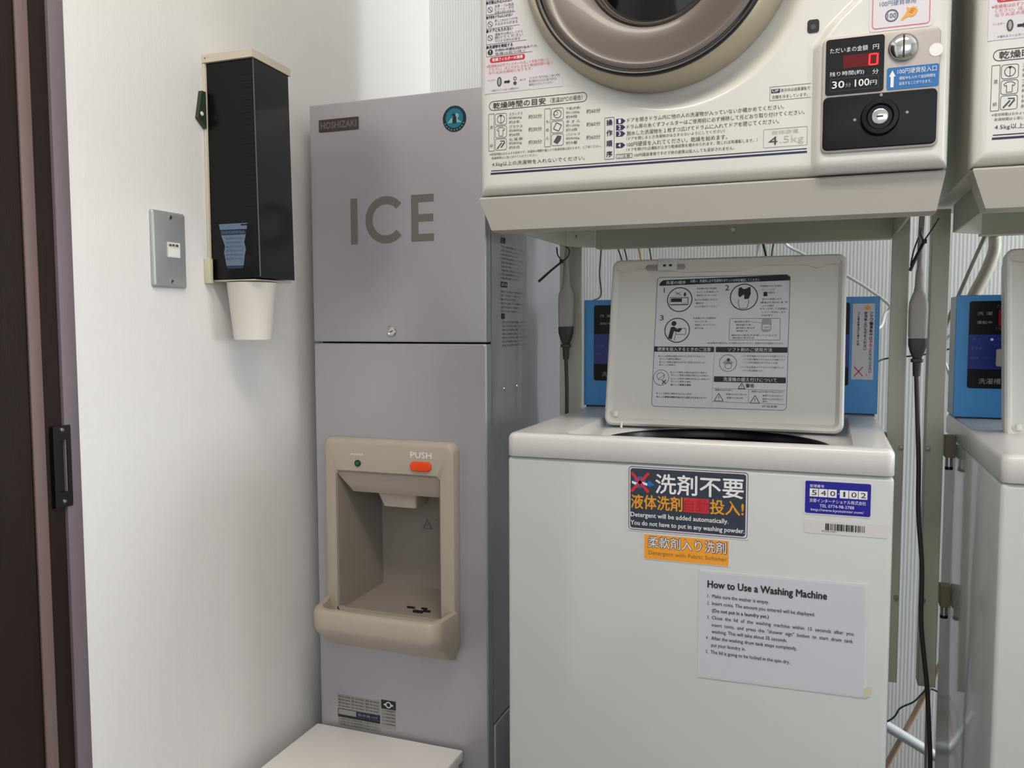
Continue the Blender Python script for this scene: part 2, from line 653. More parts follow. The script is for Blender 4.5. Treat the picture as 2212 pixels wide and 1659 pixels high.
# bezel ring
m = MB()
S = Sheet(m, (0, YI, 0), (1, 0, 0), (0, 0, 1))
oa = rr_pts(-0.8845, -0.611, 0.455, 0.8395, 0.016)
ob = rr_pts(-0.8805, -0.615, 0.459, 0.8355, 0.014)
oc = rr_pts(-0.874, -0.6225, 0.466, 0.829, 0.010)
ia = rr_pts(-0.860, -0.6395, 0.507, 0.780, 0.008)
ib = rr_pts(-0.856, -0.6435, 0.511, 0.776, 0.007)
m.loft([[S.P(p, q, h) for p, q in L] for L, h in ((ib, 0.0003), (oa, 0.0003), (oa, 0.012), (ob, 0.018), (oc, 0.020), (ia, 0.020), (ib, 0.016), (ib, 0.0003))], 'bezel_plastic', False, False)
bez = obj('bezel', m, ice, 'raised beige frame around the dispensing bay')
# projecting tray lip
m = MB()


def lip(z, d, x0, x1, y0=1.3515):
    zb = min(z, 0.5085)
    pts = [(x1, y0, z), (x1 - 0.024, y0, zb), (x0 + 0.020, y0, zb), (x0, y0, z)]
    r = min(0.028, d * 0.45)
    for k in range(6):
        t = PI + PI / 2 * k / 5
        pts.append((x0 + 0.012 + r + r * math.cos(t), y0 - d + r + r * math.sin(t), z))
    for k in range(6):
        t = 1.5 * PI + PI / 2 * k / 5
        pts.append((x1 - 0.004 - r + r * math.cos(t), y0 - d + r + r * math.sin(t), z))
    return pts


m.loft([lip(0.447, 0.006, -0.880, -0.612), lip(0.460, 0.03, -0.882, -0.609), lip(0.490, 0.070, -0.884, -0.6075), lip(0.500, 0.077, -0.884, -0.6075), lip(0.505, 0.078, -0.884, -0.6075),
        lip(0.528, 0.078, -0.884, -0.6075), lip(0.534, 0.074, -0.8825, -0.609), lip(0.536, 0.068, -0.878, -0.614),
        lip(0.535, 0.062, -0.874, -0.618), lip(0.522, 0.056, -0.870, -0.622), lip(0.512, 0.050, -0.866, -0.626)], 'bezel_plastic', True, True)
obj('drip_tray', m, ice, 'beige tray lip projecting under the bay')
# bay recess (open box)
m = MB()
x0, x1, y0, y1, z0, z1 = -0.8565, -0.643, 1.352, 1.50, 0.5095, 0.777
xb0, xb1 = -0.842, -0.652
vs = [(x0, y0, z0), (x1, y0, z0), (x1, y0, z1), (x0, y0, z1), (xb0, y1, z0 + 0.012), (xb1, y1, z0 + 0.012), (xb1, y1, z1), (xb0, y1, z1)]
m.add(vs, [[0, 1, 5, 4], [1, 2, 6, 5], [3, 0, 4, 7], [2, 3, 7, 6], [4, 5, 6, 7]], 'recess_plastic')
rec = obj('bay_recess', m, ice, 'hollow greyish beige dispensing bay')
m = MB()
for i, (x, y, w) in enumerate(((-0.727, 1.40, 0.008), (-0.705, 1.385, 0.010), (-0.69, 1.392, 0.007), (-0.70, 1.402, 0.006))):
    m.box(x - w, x + w, y - 0.002, y + 0.002, 0.5115, 0.5165, 'dark_slot', 0.0005)
obj('drain_slot', m, rec, 'dark drain slots in the bay floor')
m = MB()
m.loft([[(-0.8555, 1.3585, 0.776), (-0.644, 1.3585, 0.776), (-0.644, 1.47, 0.776), (-0.8555, 1.47, 0.776)],
        [(-0.8555, 1.3585, 0.770), (-0.644, 1.3585, 0.770), (-0.644, 1.47, 0.770), (-0.8555, 1.47, 0.770)],
        [(-0.836, 1.38, 0.7345), (-0.6445, 1.38, 0.7345), (-0.6445, 1.47, 0.7345), (-0.836, 1.47, 0.7345)]], 'bezel_plastic')
obj('bay_hood', m, ice)
m = MB()
m.loft([[(x, y, 0.7342) for x, y in rr_pts(-0.788, -0.706, 1.385, 1.45, 0.006)],
        [(x, y, 0.708) for x, y in rr_pts(-0.779, -0.710, 1.391, 1.445, 0.006)]], 'bezel_plastic')
obj('ice_spout', m, ice)
m = MB()
S = Sheet(m, (0, YI - 0.02, 0), (1, 0, 0), (0, 0, 1))
S.prism(rr_pts(-0.6985, -0.6565, 0.7868, 0.8042, 0.0085, 8), 0.0002, 0.005, 'orange_plastic', 0.002)
obj('push_button', m, ice, 'orange oval push button')
m = MB()
m.lathe([(0.0062, 0), (0.0062, 0.002), (0.005, 0.0026), (0.0045, 0.0018), (0, 0.0018)], (-0.8075, YI - 0.0202, 0.7945), (0, -1, 0), 'emblem_dark', 24)
m.lathe([(0.0044, 0), (0.0036, 0.002), (0, 0.003)], (-0.8075, YI - 0.0216, 0.7945), (0, -1, 0), 'led_green', 20)
obj('indicator_lamp', m, ice, 'small round green indicator lamp')
m = MB()
S = Sheet(m, (0, YI - 0.02, 0), (1, 0, 0), (0, 0, 1))
S.text('PUSH', -0.6985, -0.6565, 0.8105, 0.8212, 'white_ink', bold=0.03)
obj('push_lettering', m, ice, 'white letters reading PUSH')
m = MB()
S = Sheet(m, (0, YI - 0.02, 0), (1, 0, 0), (0, 0, 1))
S.text('POWER', -0.822, -0.796, 0.8085, 0.8125, 'white_laminate')
obj('lamp_lettering', m, ice)
m = MB()
S = Sheet(m, (0, 1.4998, 0), (1, 0, 0), (0, 0, 1))
S.poly([(-0.752, 0.641), (-0.727, 0.641), (-0.7395, 0.664)], 'silver_letter')
S.poly([(-0.746, 0.6435), (-0.733, 0.6435), (-0.7395, 0.656)], 'recess_plastic', 0.0006)
S.text('!', -0.741, -0.738, 0.645, 0.653, 'silver_letter', 0.0008)
for k, q in enumerate((0.6585, 0.6515, 0.6445)):
    S.text(('お願い', '手を入れないで', 'ください')[k], -0.722, (-0.695, -0.682, -0.69)[k], q, q + 0.0052, 'silver_letter')
obj('caution_mark', m, rec, 'faint grey caution triangle and text')
m = MB()
S = Sheet(m, (0, YI, 0), (1, 0, 0), (0, 0, 1))
S.poly([(-0.8265, 1.1985), (-0.8120, 1.1985), (-0.8120, 1.2815), (-0.8265, 1.2815)], 'silver_letter')
cx, cz, ro, ri = -0.7530, 1.2400, 0.0425, 0.0280
A, B = [], []
for k in range(41):
    t = math.radians(42 + 276 * k / 40)
    A.append((cx + ro * math.cos(t) * 1.0, cz + ro * math.sin(t)))
    B.append((cx + ri * math.cos(t) * 1.0, cz + ri * math.sin(t)))
m.add([S.P(p, q, 0.0004) for p, q in A + B], [[k, k + 1, 41 + k + 1, 41 + k] for k in range(40)], 'silver_letter')
S.poly([(-0.7020, 1.1985), (-0.6875, 1.1985), (-0.6875, 1.2815), (-0.7020, 1.2815)], 'silver_letter')
for z in (1.1985, 1.2335, 1.2680):
    S.poly([(-0.6875, z), (-0.6570 - (0.001 if z == 1.2335 else 0), z), (-0.6570 - (0.001 if z == 1.2335 else 0), z + 0.0135), (-0.6875, z + 0.0135)], 'silver_letter')
obj('door_lettering', m, ice, 'large grey letters reading ICE')
m = MB()
S = Sheet(m, (0, YI, 0), (1, 0, 0), (0, 0, 1))
S.prism(rr_pts(-0.8905, -0.8065, 1.4065, 1.4285, 0.001), 0.0002, 0.0015, 'badge_dark')
S.text('HOSHIZAKI', -0.886, -0.811, 1.4115, 1.4235, 'badge_text', 0.0018, bold=0.03)
obj('name_badge', m, ice, 'small dark brown name badge')
m = MB()
S = Sheet(m, (0, YI, 0), (1, 0, 0), (0, 0, 1))
ec, ez = -0.6154, 1.4080
S.prism(S.circ(ec, ez, 0.0222, 40), 0.0002, 0.0012, 'emblem_dark')
S.disc(ec, ez + 0.0008, 0.0168, 'emblem_teal', 0.0014)
S.poly([(ec - 0.0135, ez - 0.007), (ec + 0.0145, ez - 0.007), (ec + 0.006, ez - 0.001), (ec + 0.0095, ez + 0.006), (ec + 0.004, ez + 0.010), (ec, ez + 0.003), (ec - 0.006, ez + 0.001)], 'emblem_pale', 0.0016)
S.poly([(ec - 0.0035, ez - 0.008), (ec + 0.0045, ez - 0.008), (ec + 0.004, ez + 0.002), (ec + 0.0005, ez + 0.009), (ec - 0.0025, ez + 0.0085), (ec - 0.0055, ez + 0.0065), (ec - 0.002, ez + 0.005), (ec - 0.0035, ez - 0.001)], 'emblem_dark', 0.0018)
for k in range(9):
    t = math.radians(205 + 130 * k / 8)
    S.disc(ec + 0.0193 * math.cos(t), ez + 0.0193 * math.sin(t), 0.0011, 'emblem_pale', 0.0014)
    t = math.radians(35 + 110 * k / 8)
    S.disc(ec + 0.0193 * math.cos(t), ez + 0.0193 * math.sin(t), 0.0009, 'emblem_teal', 0.0014)
obj('round_emblem', m, ice, 'round teal emblem with a dark ring')
m = MB()
m.lathe([(0.0092, 0), (0.0092, 0.003), (0.0078, 0.0045), (0.0064, 0.0045), (0.006, 0.003), (0, 0.003)], (-0.7436, YI - 0.0002, 1.038), (0, -1, 0), 'chrome', 28)
S = Sheet(m, (0, YI - 0.0034, 0), (1, 0, 0), (0, 0, 1))
S.line(-0.7466, 1.0365, -0.741, 1.0392, 0.0014, 'dark_slot')
obj('door_lock', m, ice)
# rating plates
m = MB()
S = Sheet(m, (0, YI, 0), (1, 0, 0), (0, 0, 1))
S.rrect(-0.873, -0.7790, 0.275, 0.3365, 0.0015, 'label_silver', 0.0003)
for k in range(4):
    q = 0.3305 - 0.0062 * k
    for p0, p1 in ((-0.871, -0.845), (-0.842, -0.815), (-0.811, -0.782)):
        S.text(('型名', '電源', '定格')[k % 3] + ' 100V 50/60Hz', p0, p1, q, q + 0.0038, 'ink')
S.frame(-0.8725, -0.780, 0.2955, 0.3085, 0.0005, 0.0012, 'ink')
S.poly([(-0.832, 0.297), (-0.780, 0.297), (-0.780, 0.307), (-0.832, 0.307)], 'navy', 0.0005)
S.text('製氷機 ICE', -0.828, -0.785, 0.2995, 0.3045, 'label_silver', 0.0007)
S.poly([(-0.8725, 0.2915), (-0.780, 0.2915), (-0.780, 0.2955), (-0.8725, 0.2955)], 'ink', 0.0005)
for k in range(3):
    S.text('ご使用の前に取扱説明書をお読みください', -0.870, -0.783, 0.2865 - 0.0055 * k, 0.2902 - 0.0055 * k, 'ink_soft')
S.rrect(-0.7775, -0.7460, 0.285, 0.340, 0.001, 'label_silver', 0.0003)
S.poly([(-0.7770, 0.323), (-0.7460, 0.323), (-0.7460, 0.340), (-0.7770, 0.340)], 'ink', 0.0005)
S.ring(-0.7615, 0.3315, 0.0062, 0.002, 'white_ink', 0.0007)
S.poly([(-0.7725, 0.3315), (-0.768, 0.329), (-0.768, 0.334)], 'white_ink', 0.0007)
S.poly([(-0.7505, 0.3315), (-0.755, 0.329), (-0.755, 0.334)], 'white_ink', 0.0007)
for k in range(5):
    S.text('エコ冷媒使用機器', -0.776, -0.748, 0.318 - 0.0065 * k, 0.3215 - 0.0065 * k, 'ink_soft')
obj('rating_plate', m, low, 'silver rating plates with fine black print')
# printed film on the right side
m = MB()
S = Sheet(m, (IX1, 0, 0), (0, 1, 0), (0, 0, 1))
S.lift = 0.0002
S.text('注意', 1.440, 1.464, 1.198, 1.209, 'ink', bold=0.04)
q = 1.190
for k in range(9):
    S.text('冷却器の清掃は定期的に行ってください', 1.441, 1.56 - 0.012 * (k % 3), q, q + 0.0042, 'ink_soft')
    q -= 0.0072
S.poly([(1.441, 1.118), (1.474, 1.118), (1.474, 1.128), (1.441, 1.128)], 'ink')
S.text('お手入れ', 1.443, 1.472, 1.120, 1.1265, 'white_ink', 0.0008)
q = 1.108
for k in range(6):
    S.text('電源プラグを抜いてから作業すること', 1.441, 1.565 - 0.016 * (k % 3), q, q + 0.0042, 'ink_soft')
    q -= 0.0072
S.poly([(1.443, 1.060), (1.460, 1.060), (1.460, 1.070), (1.443, 1.070)], 'ink')
q = 1.052
for k in range(7):
    S.text('異常のときは販売店に連絡してください', 1.447, 1.575 - 0.018 * (k % 2), q, q + 0.0042, 'ink_soft')
    q -= 0.0072
obj('side_notice', m, side, 'printed notice text on the right side')
for y in (1.457, 1.527):
    m = MB()
    m.lathe([(0.004, 0), (0.0036, 0.0018), (0, 0.0026)], (IX1 + 0.0001, y, 0.931), (1, 0, 0), 'chrome', 16)
    obj('screw', m, side)

# ================================================================ white box in front of the ice dispenser
bx = thing('storage_box', 'low white lidded box on the floor in front of the ice dispenser', 'box', (-0.7595, 1.17, 0))
m = MB()
m.box(-0.909, -0.6085, 0.985, 1.355, 0.0, 0.2505, 'white_laminate', 0.003)
obj('box_body', m, bx)
m = MB()
m.box(-0.9145, -0.6045, 0.975, 1.362, 0.254, 0.275, 'white_laminate', 0.0025, 3)
m.box(-0.905, -0.6125, 0.99, 1.35, 0.2505, 0.254, 'dark_slot')
obj('box_lid', m, bx)

# ================================================================ wall plate
pl = thing('wall_plate', 'brushed steel wall plate with a small paper label, left of the cup dispenser', 'wall plate', (XL, 1.0375, 1.1655))
m = MB()
S = Sheet(m, (XL, 0, 0), (0, 1, 0), (0, 0, 1))
S.prism(rr_pts(1.0025, 1.0725, 1.1075, 1.2235, 0.004), 0.0002, 0.006, 'steel', 0.0035)
obj('plate', m, pl)
for z in (1.2145, 1.1170):
    m = MB()
    m.lathe([(0.0034, 0), (0.0030, 0.0012), (0, 0.0018)], (XL + 0.006, 1.039, z), (1, 0, 0), 'chrome', 18)
    S = Sheet(m, (XL + 0.0074, 0, 0), (0, 1, 0), (0, 0, 1))
    S.line(1.0365, z - 0.001, 1.0415, z + 0.001, 0.0007, 'dark_slot', 0.0004)
    obj('screw', m, pl)
m = MB()
S = Sheet(m, (XL + 0.006, 0, 0), (0, 1, 0), (0, 0, 1))
S.prism(rr_pts(1.031, 1.0575, 1.154, 1.177, 0.001), 0.0001, 0.0012, 'cup_paper')
S.text('換気扇', 1.0335, 1.0535, 1.1705, 1.1745, 'ink', 0.0014, bold=0.04)
S.rrect(1.033, 1.0555, 1.156, 1.1675, 0.001, 'white_ink', 0.0013)
obj('switch_label', m, pl, 'small white printed label')

# ================================================================ cup dispenser and its cup
cd = thing('cup_dispenser', 'tall black smoky paper cup dispenser mounted on the left wall', 'cup dispenser', (XL, 1.168, 1.12))
m = MB()
m.box(XL + 0.0002, XL + 0.005, 1.1265, 1.2395, 1.118, 1.4700, 'dispenser_beige', 0.001)
obj('back_plate', m, cd)
m = MB()
m.loft([[(-0.9445, 1.131, 1.1245), (-0.850, 1.131, 1.1265), (-0.8590, 1.2370, 1.1265), (-0.9445, 1.2370, 1.1245)],
        [(-0.9445, 1.131, 1.470), (-0.8545, 1.131, 1.470), (-0.8625, 1.2350, 1.470), (-0.9445, 1.2350, 1.470)]], 'dispenser_smoke')
bd = obj('cup_magazine', m, cd)
m = MB()
m.tube([(-0.8496, 1.1306, 1.128), (-0.8541, 1.1306, 1.469)], 0.0010, 'seam_blue', 8, 0)
obj('corner_edge', m, bd, 'thin bluish seam down the front corner')
m = MB()
for k in range(26):
    z = 1.20 + k * 0.0098
    m.box(-0.885 + 0.0003 * k, -0.8535 - 0.0001 * k, 1.1304, 1.1312, z, z + 0.0022, 'dispenser_smoke')
obj('stacked_rims', m, bd, 'faint ridges of the cups inside')
m = MB()
m.loft([[(XL + 0.0005, 1.126, 1.4702), (-0.852, 1.126, 1.4702), (-0.8605, 1.2400, 1.4702), (XL + 0.0005, 1.2400, 1.4702)],
        [(XL + 0.0005, 1.126, 1.4825), (-0.852, 1.126, 1.4825), (-0.8605, 1.2400, 1.4825), (XL + 0.0005, 1.2400, 1.4825)]], 'dispenser_beige')
m.lathe([(0.0014, 0), (0, 0.0006)], (-0.943, 1.126, 1.477), (0, -1, 0), 'ink_soft', 10)
obj('top_cap', m, cd, 'beige top cap')
m = MB()
m.loft([[(XL + 0.0002, 1.1262, 1.424), (XL + 0.0002, 1.117, 1.424), (XL + 0.0002, 1.1075, 1.380), (XL + 0.0002, 1.1262, 1.366)],
        [(XL + 0.007, 1.1262, 1.424), (XL + 0.007, 1.117, 1.424), (XL + 0.007, 1.1075, 1.380), (XL + 0.007, 1.1262, 1.366)]], 'lock_olive')
m.lathe([(0.0035, 0), (0.003, 0.001), (0, 0.0012)], (XL + 0.0071, 1.1155, 1.3875), (1, 0, 0), 'white_ink', 16)
obj('lock_tab', m, cd, 'olive lock tab with a pale hole')
m = MB()
m.box(XL + 0.0002, XL + 0.012, 1.118, 1.1262, 1.118, 1.158, 'tape', 0.001)
obj('bottom_bracket', m, cd, 'beige bracket at the lower left')
m = MB()
S = Sheet(m, (0, 1.131, 0), (1, 0, 0), (0, 0, 1))
S.poly([(-0.928, 1.2135), (-0.872, 1.2135), (-0.8735, 1.204), (-0.926, 1.204)], 'decal_blue', 0.0005)
S.poly([(-0.9255, 1.2030), (-0.874, 1.2030), (-0.8755, 1.1960), (-0.9245, 1.1960)], 'decal_dark', 0.0005)
S.poly([(-0.924, 1.1955), (-0.8755, 1.1955), (-0.879, 1.183), (-0.876, 1.172), (-0.8785, 1.162), (-0.881, 1.146), (-0.915, 1.146), (-0.919, 1.168), (-0.917, 1.178)], 'decal_blue', 0.0005)
S.text('CUP DISPENSER', -0.922, -0.877, 1.1978, 1.2016, 'decal_blue', 0.0007)
for k in range(6):
    S.text('紙コップを下へ引いてください', -0.914, -0.882, 1.188 - 0.0065 * k, 1.1915 - 0.0065 * k, 'decal_dark', 0.0007)
S.poly([(-0.914, 1.1455), (-0.8815, 1.1455), (-0.882, 1.1415), (-0.9135, 1.1415)], 'decal_dark', 0.0005)
obj('cup_decal', m, bd, 'blue grey cup shaped decal with fine print')
m = MB()
m.box(-0.942, -0.861, 1.1325, 1.232, 1.1215, 1.1243, 'dispenser_beige', 0.001)
obj('bottom_collar', m, cd, 'beige collar the cups hang from')
m = MB()
cx, cy = -0.8955, 1.1680
prof = [(0.0, 1.0285), (0.0285, 1.0285), (0.0290, 1.0262), (0.0302, 1.0262), (0.0395, 1.1195), (0.0398, 1.1200), (0.0380, 1.1200), (0.0290, 1.0310), (0.0, 1.0310)]
m.lathe([(r, z) for r, z in prof], (cx, cy, 0), (0, 0, 1), 'cup_paper', 48)
tag(obj('paper_cup', m), 'white paper cup hanging out of the bottom of the black dispenser', 'cup')

# ================================================================ dryers
YD = 1.152
PX0, PX1, PZ0, PZ1 = -0.4805, 0.1320, 1.2375, 1.86
YC = YD - 0.020     # face of the raised coin column


def sstep(t):
    t = min(1.0, max(0.0, t))
    return t * t * (3 - 2 * t)


def panel_depth(x, z):
    y = 0.0
    d = math.hypot(x + 0.200, z - 1.510)
    y += 0.026 * sstep((0.1760 - d) / 0.034)
    xb = -0.0145 + max(0, z - 1.395) * 0.75 + max(0, z - 1.42) * 0.3
    y -= 0.017 * sstep((x - xb + 0.010) / 0.012)
    e = min(x - PX0, PX1 - x, z - PZ0, PZ1 - z)
    R = 0.016
    if e < R:
        y += R - math.sqrt(max(0, R * R - (R - e) ** 2))
    return y


dry = thing('tumble_dryer', 'cream coin-operated dryer with round dark door, on a stand above the open washer', 'dryer', (-0.174, 1.40, 1.186), 'coin dryers on stands')
m = MB()
m.box(PX0 + 0.004, PX1 - 0.004, YD + 0.0345, YD + 0.50, PZ0 + 0.002, PZ1 - 0.004, 'cream_cabinet', 0.004)
obj('cabinet', m, dry)
m = MB()
xs = [PX0 + (PX1 - PX0) * i / 150 for i in range(151)]
zs = [PZ0 + (PZ1 - PZ0) * i / 150 for i in range(151)]
for e0, e1, A_ in ((PX0, PX1, xs), (PZ0, PZ1, zs)):
    for d in (0.001, 0.0025, 0.006, 0.010, 0.014):
        A_ += [e0 + d, e1 - d]
    A_.sort()
NX, NZ = len(xs), len(zs)
vs = [(x, YD + panel_depth(x, z), z) for z in zs for x in xs]
fs = [[j * NX + i, j * NX + i + 1, (j + 1) * NX + i + 1, (j + 1) * NX + i] for j in range(NZ - 1) for i in range(NX - 1)]
rim = [i for i in range(NX)] + [j * NX + NX - 1 for j in range(1, NZ)] + [(NZ - 1) * NX + i for i in range(NX - 2, -1, -1)] + [j * NX for j in range(NZ - 2, 0, -1)]
k0 = len(vs)
vs += [(vs[i][0], YD + 0.034, vs[i][2]) for i in rim]
n = len(rim)
fs += [[rim[(i + 1) % n], rim[i], k0 + i, k0 + (i + 1) % n] for i in range(n)]
fs.append([k0 + i for i in range(n)])
m.add(vs, fs, 'cream_paint')
fp = obj('front_panel', m, dry, angle=50)
m = MB()


def fr(z, ix, y0):
    return [(PX0 + ix, y0, z), (PX1 - ix * 0.5, y0, z), (PX1 - ix * 0.5, YD + 0.048, z), (PX0 + ix, YD + 0.048, z)]


m.loft([fr(1.186, 0.018, YD + 0.012), fr(1.1875, 0.017, YD + 0.009), fr(1.2325, 0.001, YD + 0.001), fr(1.2350, 0.002, YD + 0.003)], 'cream_paint_shaded')
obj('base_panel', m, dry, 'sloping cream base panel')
# door
DC = (-0.2268, YD, 1.5375)
RC = (-0.2262, YD, 1.5490)
m = MB()
m.lathe([(0.182, -0.040), (0.1835, -0.014), (0.1830, -0.002), (0.1805, 0.010), (0.177, 0.020), (0.1735, 0.026), (0.169, 0.029), (0.162, 0.029), (0.158, 0.024), (0.158, -0.0)], RC, (0, -1, 0), 'door_rim_plastic', 128, caps=False)
dr = obj('door', m, dry, 'round beige door rim')
m = MB()
m.lathe([(0.1622, 0.022), (0.1622, 0.0290), (0.1615, 0.0312), (0.1595, 0.0325), (0.157, 0.0320), (0.155, 0.0300), (0.155, 0.02), (0.1575, 0.02)], DC, (0, -1, 0), 'gasket_navy', 128, caps=False)
obj('gasket', m, dr, 'thin dark navy ring')
m = MB()
m.lathe([(0.155, 0.026), (0.1535, 0.0315), (0.150, 0.0330), (0.146, 0.0325), (0.138, 0.027), (0.125, 0.018), (0.110, 0.010), (0.098, 0.005), (0.092, 0.004)], DC, (0, -1, 0), 'smoky_glass', 128, caps=False)
m.lathe([(0.092, 0.004), (0.089, 0.006), (0.086, 0.004), (0.082, -0.004), (0.078, -0.012)], DC, (0, -1, 0), 'smoky_glass_inner', 128, caps=False)
m.lathe([(0.0785, -0.0118), (0.050, -0.006), (0.025, -0.003), (0, -0.002)], DC, (0, -1, 0), 'black_glass', 96, caps=False)
obj('door_window', m, dr, 'smoky brown dished window with a black centre')
m = MB()
S = Sheet(m, (0, YD, 0), (1, 0, 0), (0, 0, 1))
S.prism(rr_pts(-0.0305, -0.0165, 1.4145, 1.4305, 0.0035), -0.002, 0.0012, 'pull_black')
S.disc(-0.0235, 1.4215, 0.0032, 'ink_soft', 0.0014)
o_ir = obj('sensor_window', m, fp, 'small black sensor window')

# printing on the flat front
m = MB()
S = Sheet(m, (0, YD, 0), (1, 0, 0), (0, 0, 1))
S.frame(-0.4628, -0.3167, 1.3572, 1.3705, 0.0066, 0.0008, 'ink')
S.text('乾燥時間の目安', -0.4565, -0.377, 1.3593, 1.3682, 'ink', bold=0.012)
S.text('（室温20℃の場合）', -0.3700, -0.3235, 1.3602, 1.3672, 'ink')


def garment(p0, p1, q0, q1, kind):
    S.frame(p0, p1, q0, q1, 0.003, 0.0006, 'ink_soft')
    cx, cy, r = (p0 + p1) / 2, (q0 + q1) / 2, (p1 - p0) * 0.33
    if kind == 0:      # shirt with trousers
        S.ring(cx, cy, r, 0.0008, 'ink_soft')
        S.line(cx, cy + r * 0.5, cx, cy - r, 0.0007, 'ink_soft')
        S.poly([(cx - 0.002, cy + r), (cx + 0.002, cy + r), (cx, cy + r * 0.4)], 'ink')
    elif kind == 1:    # T-shirt
        A = [(cx - r, cy + r * 0.6), (cx - r * 0.4, cy + r), (cx + r * 0.4, cy + r), (cx + r, cy + r * 0.6), (cx + r * 0.8, cy + r * 0.2), (cx + r * 0.5, cy + r * 0.4), (cx + r * 0.5, cy - r), (cx - r * 0.5, cy - r), (cx - r * 0.5, cy + r * 0.4), (cx - r * 0.8, cy + r * 0.2)]
        for i in range(len(A)):
            a, b = A[i], A[(i + 1) % len(A)]
            S.line(a[0], a[1], b[0], b[1], 0.0007, 'ink_soft')
    elif kind == 2:    # socks
        S.line(cx - r, cy - r, cx + r * 0.2, cy + r * 0.4, 0.0018, 'ink_soft')
        S.line(cx, cy - r * 0.8, cx + r, cy + r * 0.5, 0.0018, 'ink_soft')
        S.line(cx - r * 0.2, cy + r * 0.8, cx + r, cy + r * 0.7, 0.0012, 'ink')
    elif kind == 3:
        S.ring(cx, cy, r, 0.0009, 'ink_soft')
        S.ring(cx - r * 0.4, cy + r * 0.2, r * 0.5, 0.0006, 'ink_soft')
    elif kind == 4:    # folded towel
        A = [(cx - r, cy - r * 0.4), (cx + r * 0.3, cy - r), (cx + r, cy + r * 0.3), (cx - r * 0.2, cy + r)]
        for i in range(4):
            a, b = A[i], A[(i + 1) % 4]
            S.line(a[0], a[1], b[0], b[1], 0.0011, 'ink_soft')
    else:
        S.poly([(cx - r, cy - r * 0.5), (cx, cy - r), (cx + r * 0.8, cy - r * 0.1), (cx + r, cy + r * 0.8), (cx, cy + r), (cx - r * 0.5, cy + r * 0.3)], 'ink_soft')


for px, words, icons, names, tm, c0 in ((-0.4638, '混紡', (0, 1, 2), (('スラックス', '約800g', '約3本'), ('ブラウス', '約800g', '約6枚'), ('化 繊 類', '約800g', '約5点')), '約30分', 0),
                                        (-0.3788, 'もめん', (3, 4, 5), (('下着(木綿)', '約1200g', '約9枚'), ('タ オ ル', '約1200g', '約16枚'), ('パジャマ', '約900g', '約3着')), '約60分', 1)):
    S.frame(px, px + 0.0092, 1.2997, 1.3529, 0.001, 0.0006, 'ink_soft')
    for k, ch in enumerate(words):
        q = 1.3355 - k * (0.026 if len(words) == 2 else 0.0115) - (0.001 if len(words) == 2 else 0)
        S.text(ch, px + 0.0024, px + 0.0068, q - 0.003, q + 0.0015, 'ink')
    for k in range(3):
        q1 = 1.3525 - k * 0.0178
        garment(px + 0.0102, px + 0.0282, q1 - 0.0166, q1, icons[k])
        for j, t in enumerate(names[k]):
            S.text(t, px + 0.0318, px + 0.0318 + (0.0205, 0.0195, 0.0165)[j], q1 - 0.0048 - j * 0.0056, q1 - 0.0005 - j * 0.0056, 'ink_soft')
        S.text(tm, px + 0.0612, px + 0.0812, q1 - 0.0118, q1 - 0.0056, 'ink_soft')
S.text('※使用時間はおおよその目安です。洗濯物の種類や量により乾燥時間は変わります。ご了承ください。', -0.4620, -0.2960, 1.2935, 1.2972, 'ink_soft')
S.text('乾燥時間は２度に分けて入れてください。', -0.4590, -0.3890, 1.2880, 1.2916, 'ink_soft')
S.text('4.5kg以上の洗濯物を入れないでください。', -0.4585, -0.3195, 1.2770, 1.2840, 'ink')
S.poly([(-0.4600, 1.2712), (-0.0282, 1.2712), (-0.0282, 1.2724), (-0.4600, 1.2724)], 'navy')
S.poly([(-0.4608, 1.2665), (-0.0278, 1.2665), (-0.0278, 1.2691), (-0.4608, 1.2691)], 'navy')
S.frame(-0.2918, -0.2780, 1.2762, 1.3330, 0.0015, 0.0006, 'ink_soft')
for k, ch in enumerate('操作順序'):
    q = 1.3265 - 0.0142 * k
    S.text(ch, -0.2890, -0.2808, q - 0.0045, q + 0.0035, 'navy', bold=0.03)


def bullet(q, d):
    S.poly([(-0.2756, q - 0.0035), (-0.2668, q - 0.0035), (-0.2626, q), (-0.2668, q + 0.0035), (-0.2756, q + 0.0035)], 'navy')
    S.text(d, -0.2722, -0.2690, q - 0.0024, q + 0.0024, 'white_ink', 0.0008, bold=0.03)


bullet(1.3264, '1')
bullet(1.3180, '2')
bullet(1.3094, '3')
bullet(1.2940, '4')
S.text('ドアを開きドラム内に他の人の洗濯物が入っていないか確かめてください。', -0.2600, -0.0566, 1.3238, 1.3298, 'ink')
S.text('ドラム扉の糸くずフィルターはご使用前に必ず掃除して元どおり取り付けてください。', -0.2606, -0.0315, 1.3150, 1.3210, 'ink')
S.text('脱水した洗濯物を１枚ずつ広げてドラムに入れてドアを閉じてください。', -0.2606, -0.0625, 1.3062, 1.3122, 'ink')
S.text('（ドアを閉じるとき洗濯物がはさまらないようにしてください）', -0.2612, -0.1300, 1.3000, 1.3044, 'ink')
S.text('100円硬貨を入れてください。乾燥を始めます。', -0.2604, -0.1268, 1.2912, 1.2976, 'ink')
S.text('（ドアを開ければ運転が止まり乾燥状態を確かめられます。閉じれば再運転します。）', -0.2611, -0.0887, 1.2850, 1.2897, 'ink')
S.frame(-0.2752, -0.2527, 1.2762, 1.2824, 0.001, 0.0006, 'ink_soft')
S.text('ご注意', -0.2722, -0.2557, 1.2772, 1.2812, 'ink')
S.text('100円硬貨専用ですので他の硬貨は投入しても返却されません。', -0.2500, -0.1176, 1.2770, 1.2818, 'ink')
S.frame(-0.0816, -0.0275, 1.2762, 1.3000, 0.002, 0.0007, 'ink_faint')
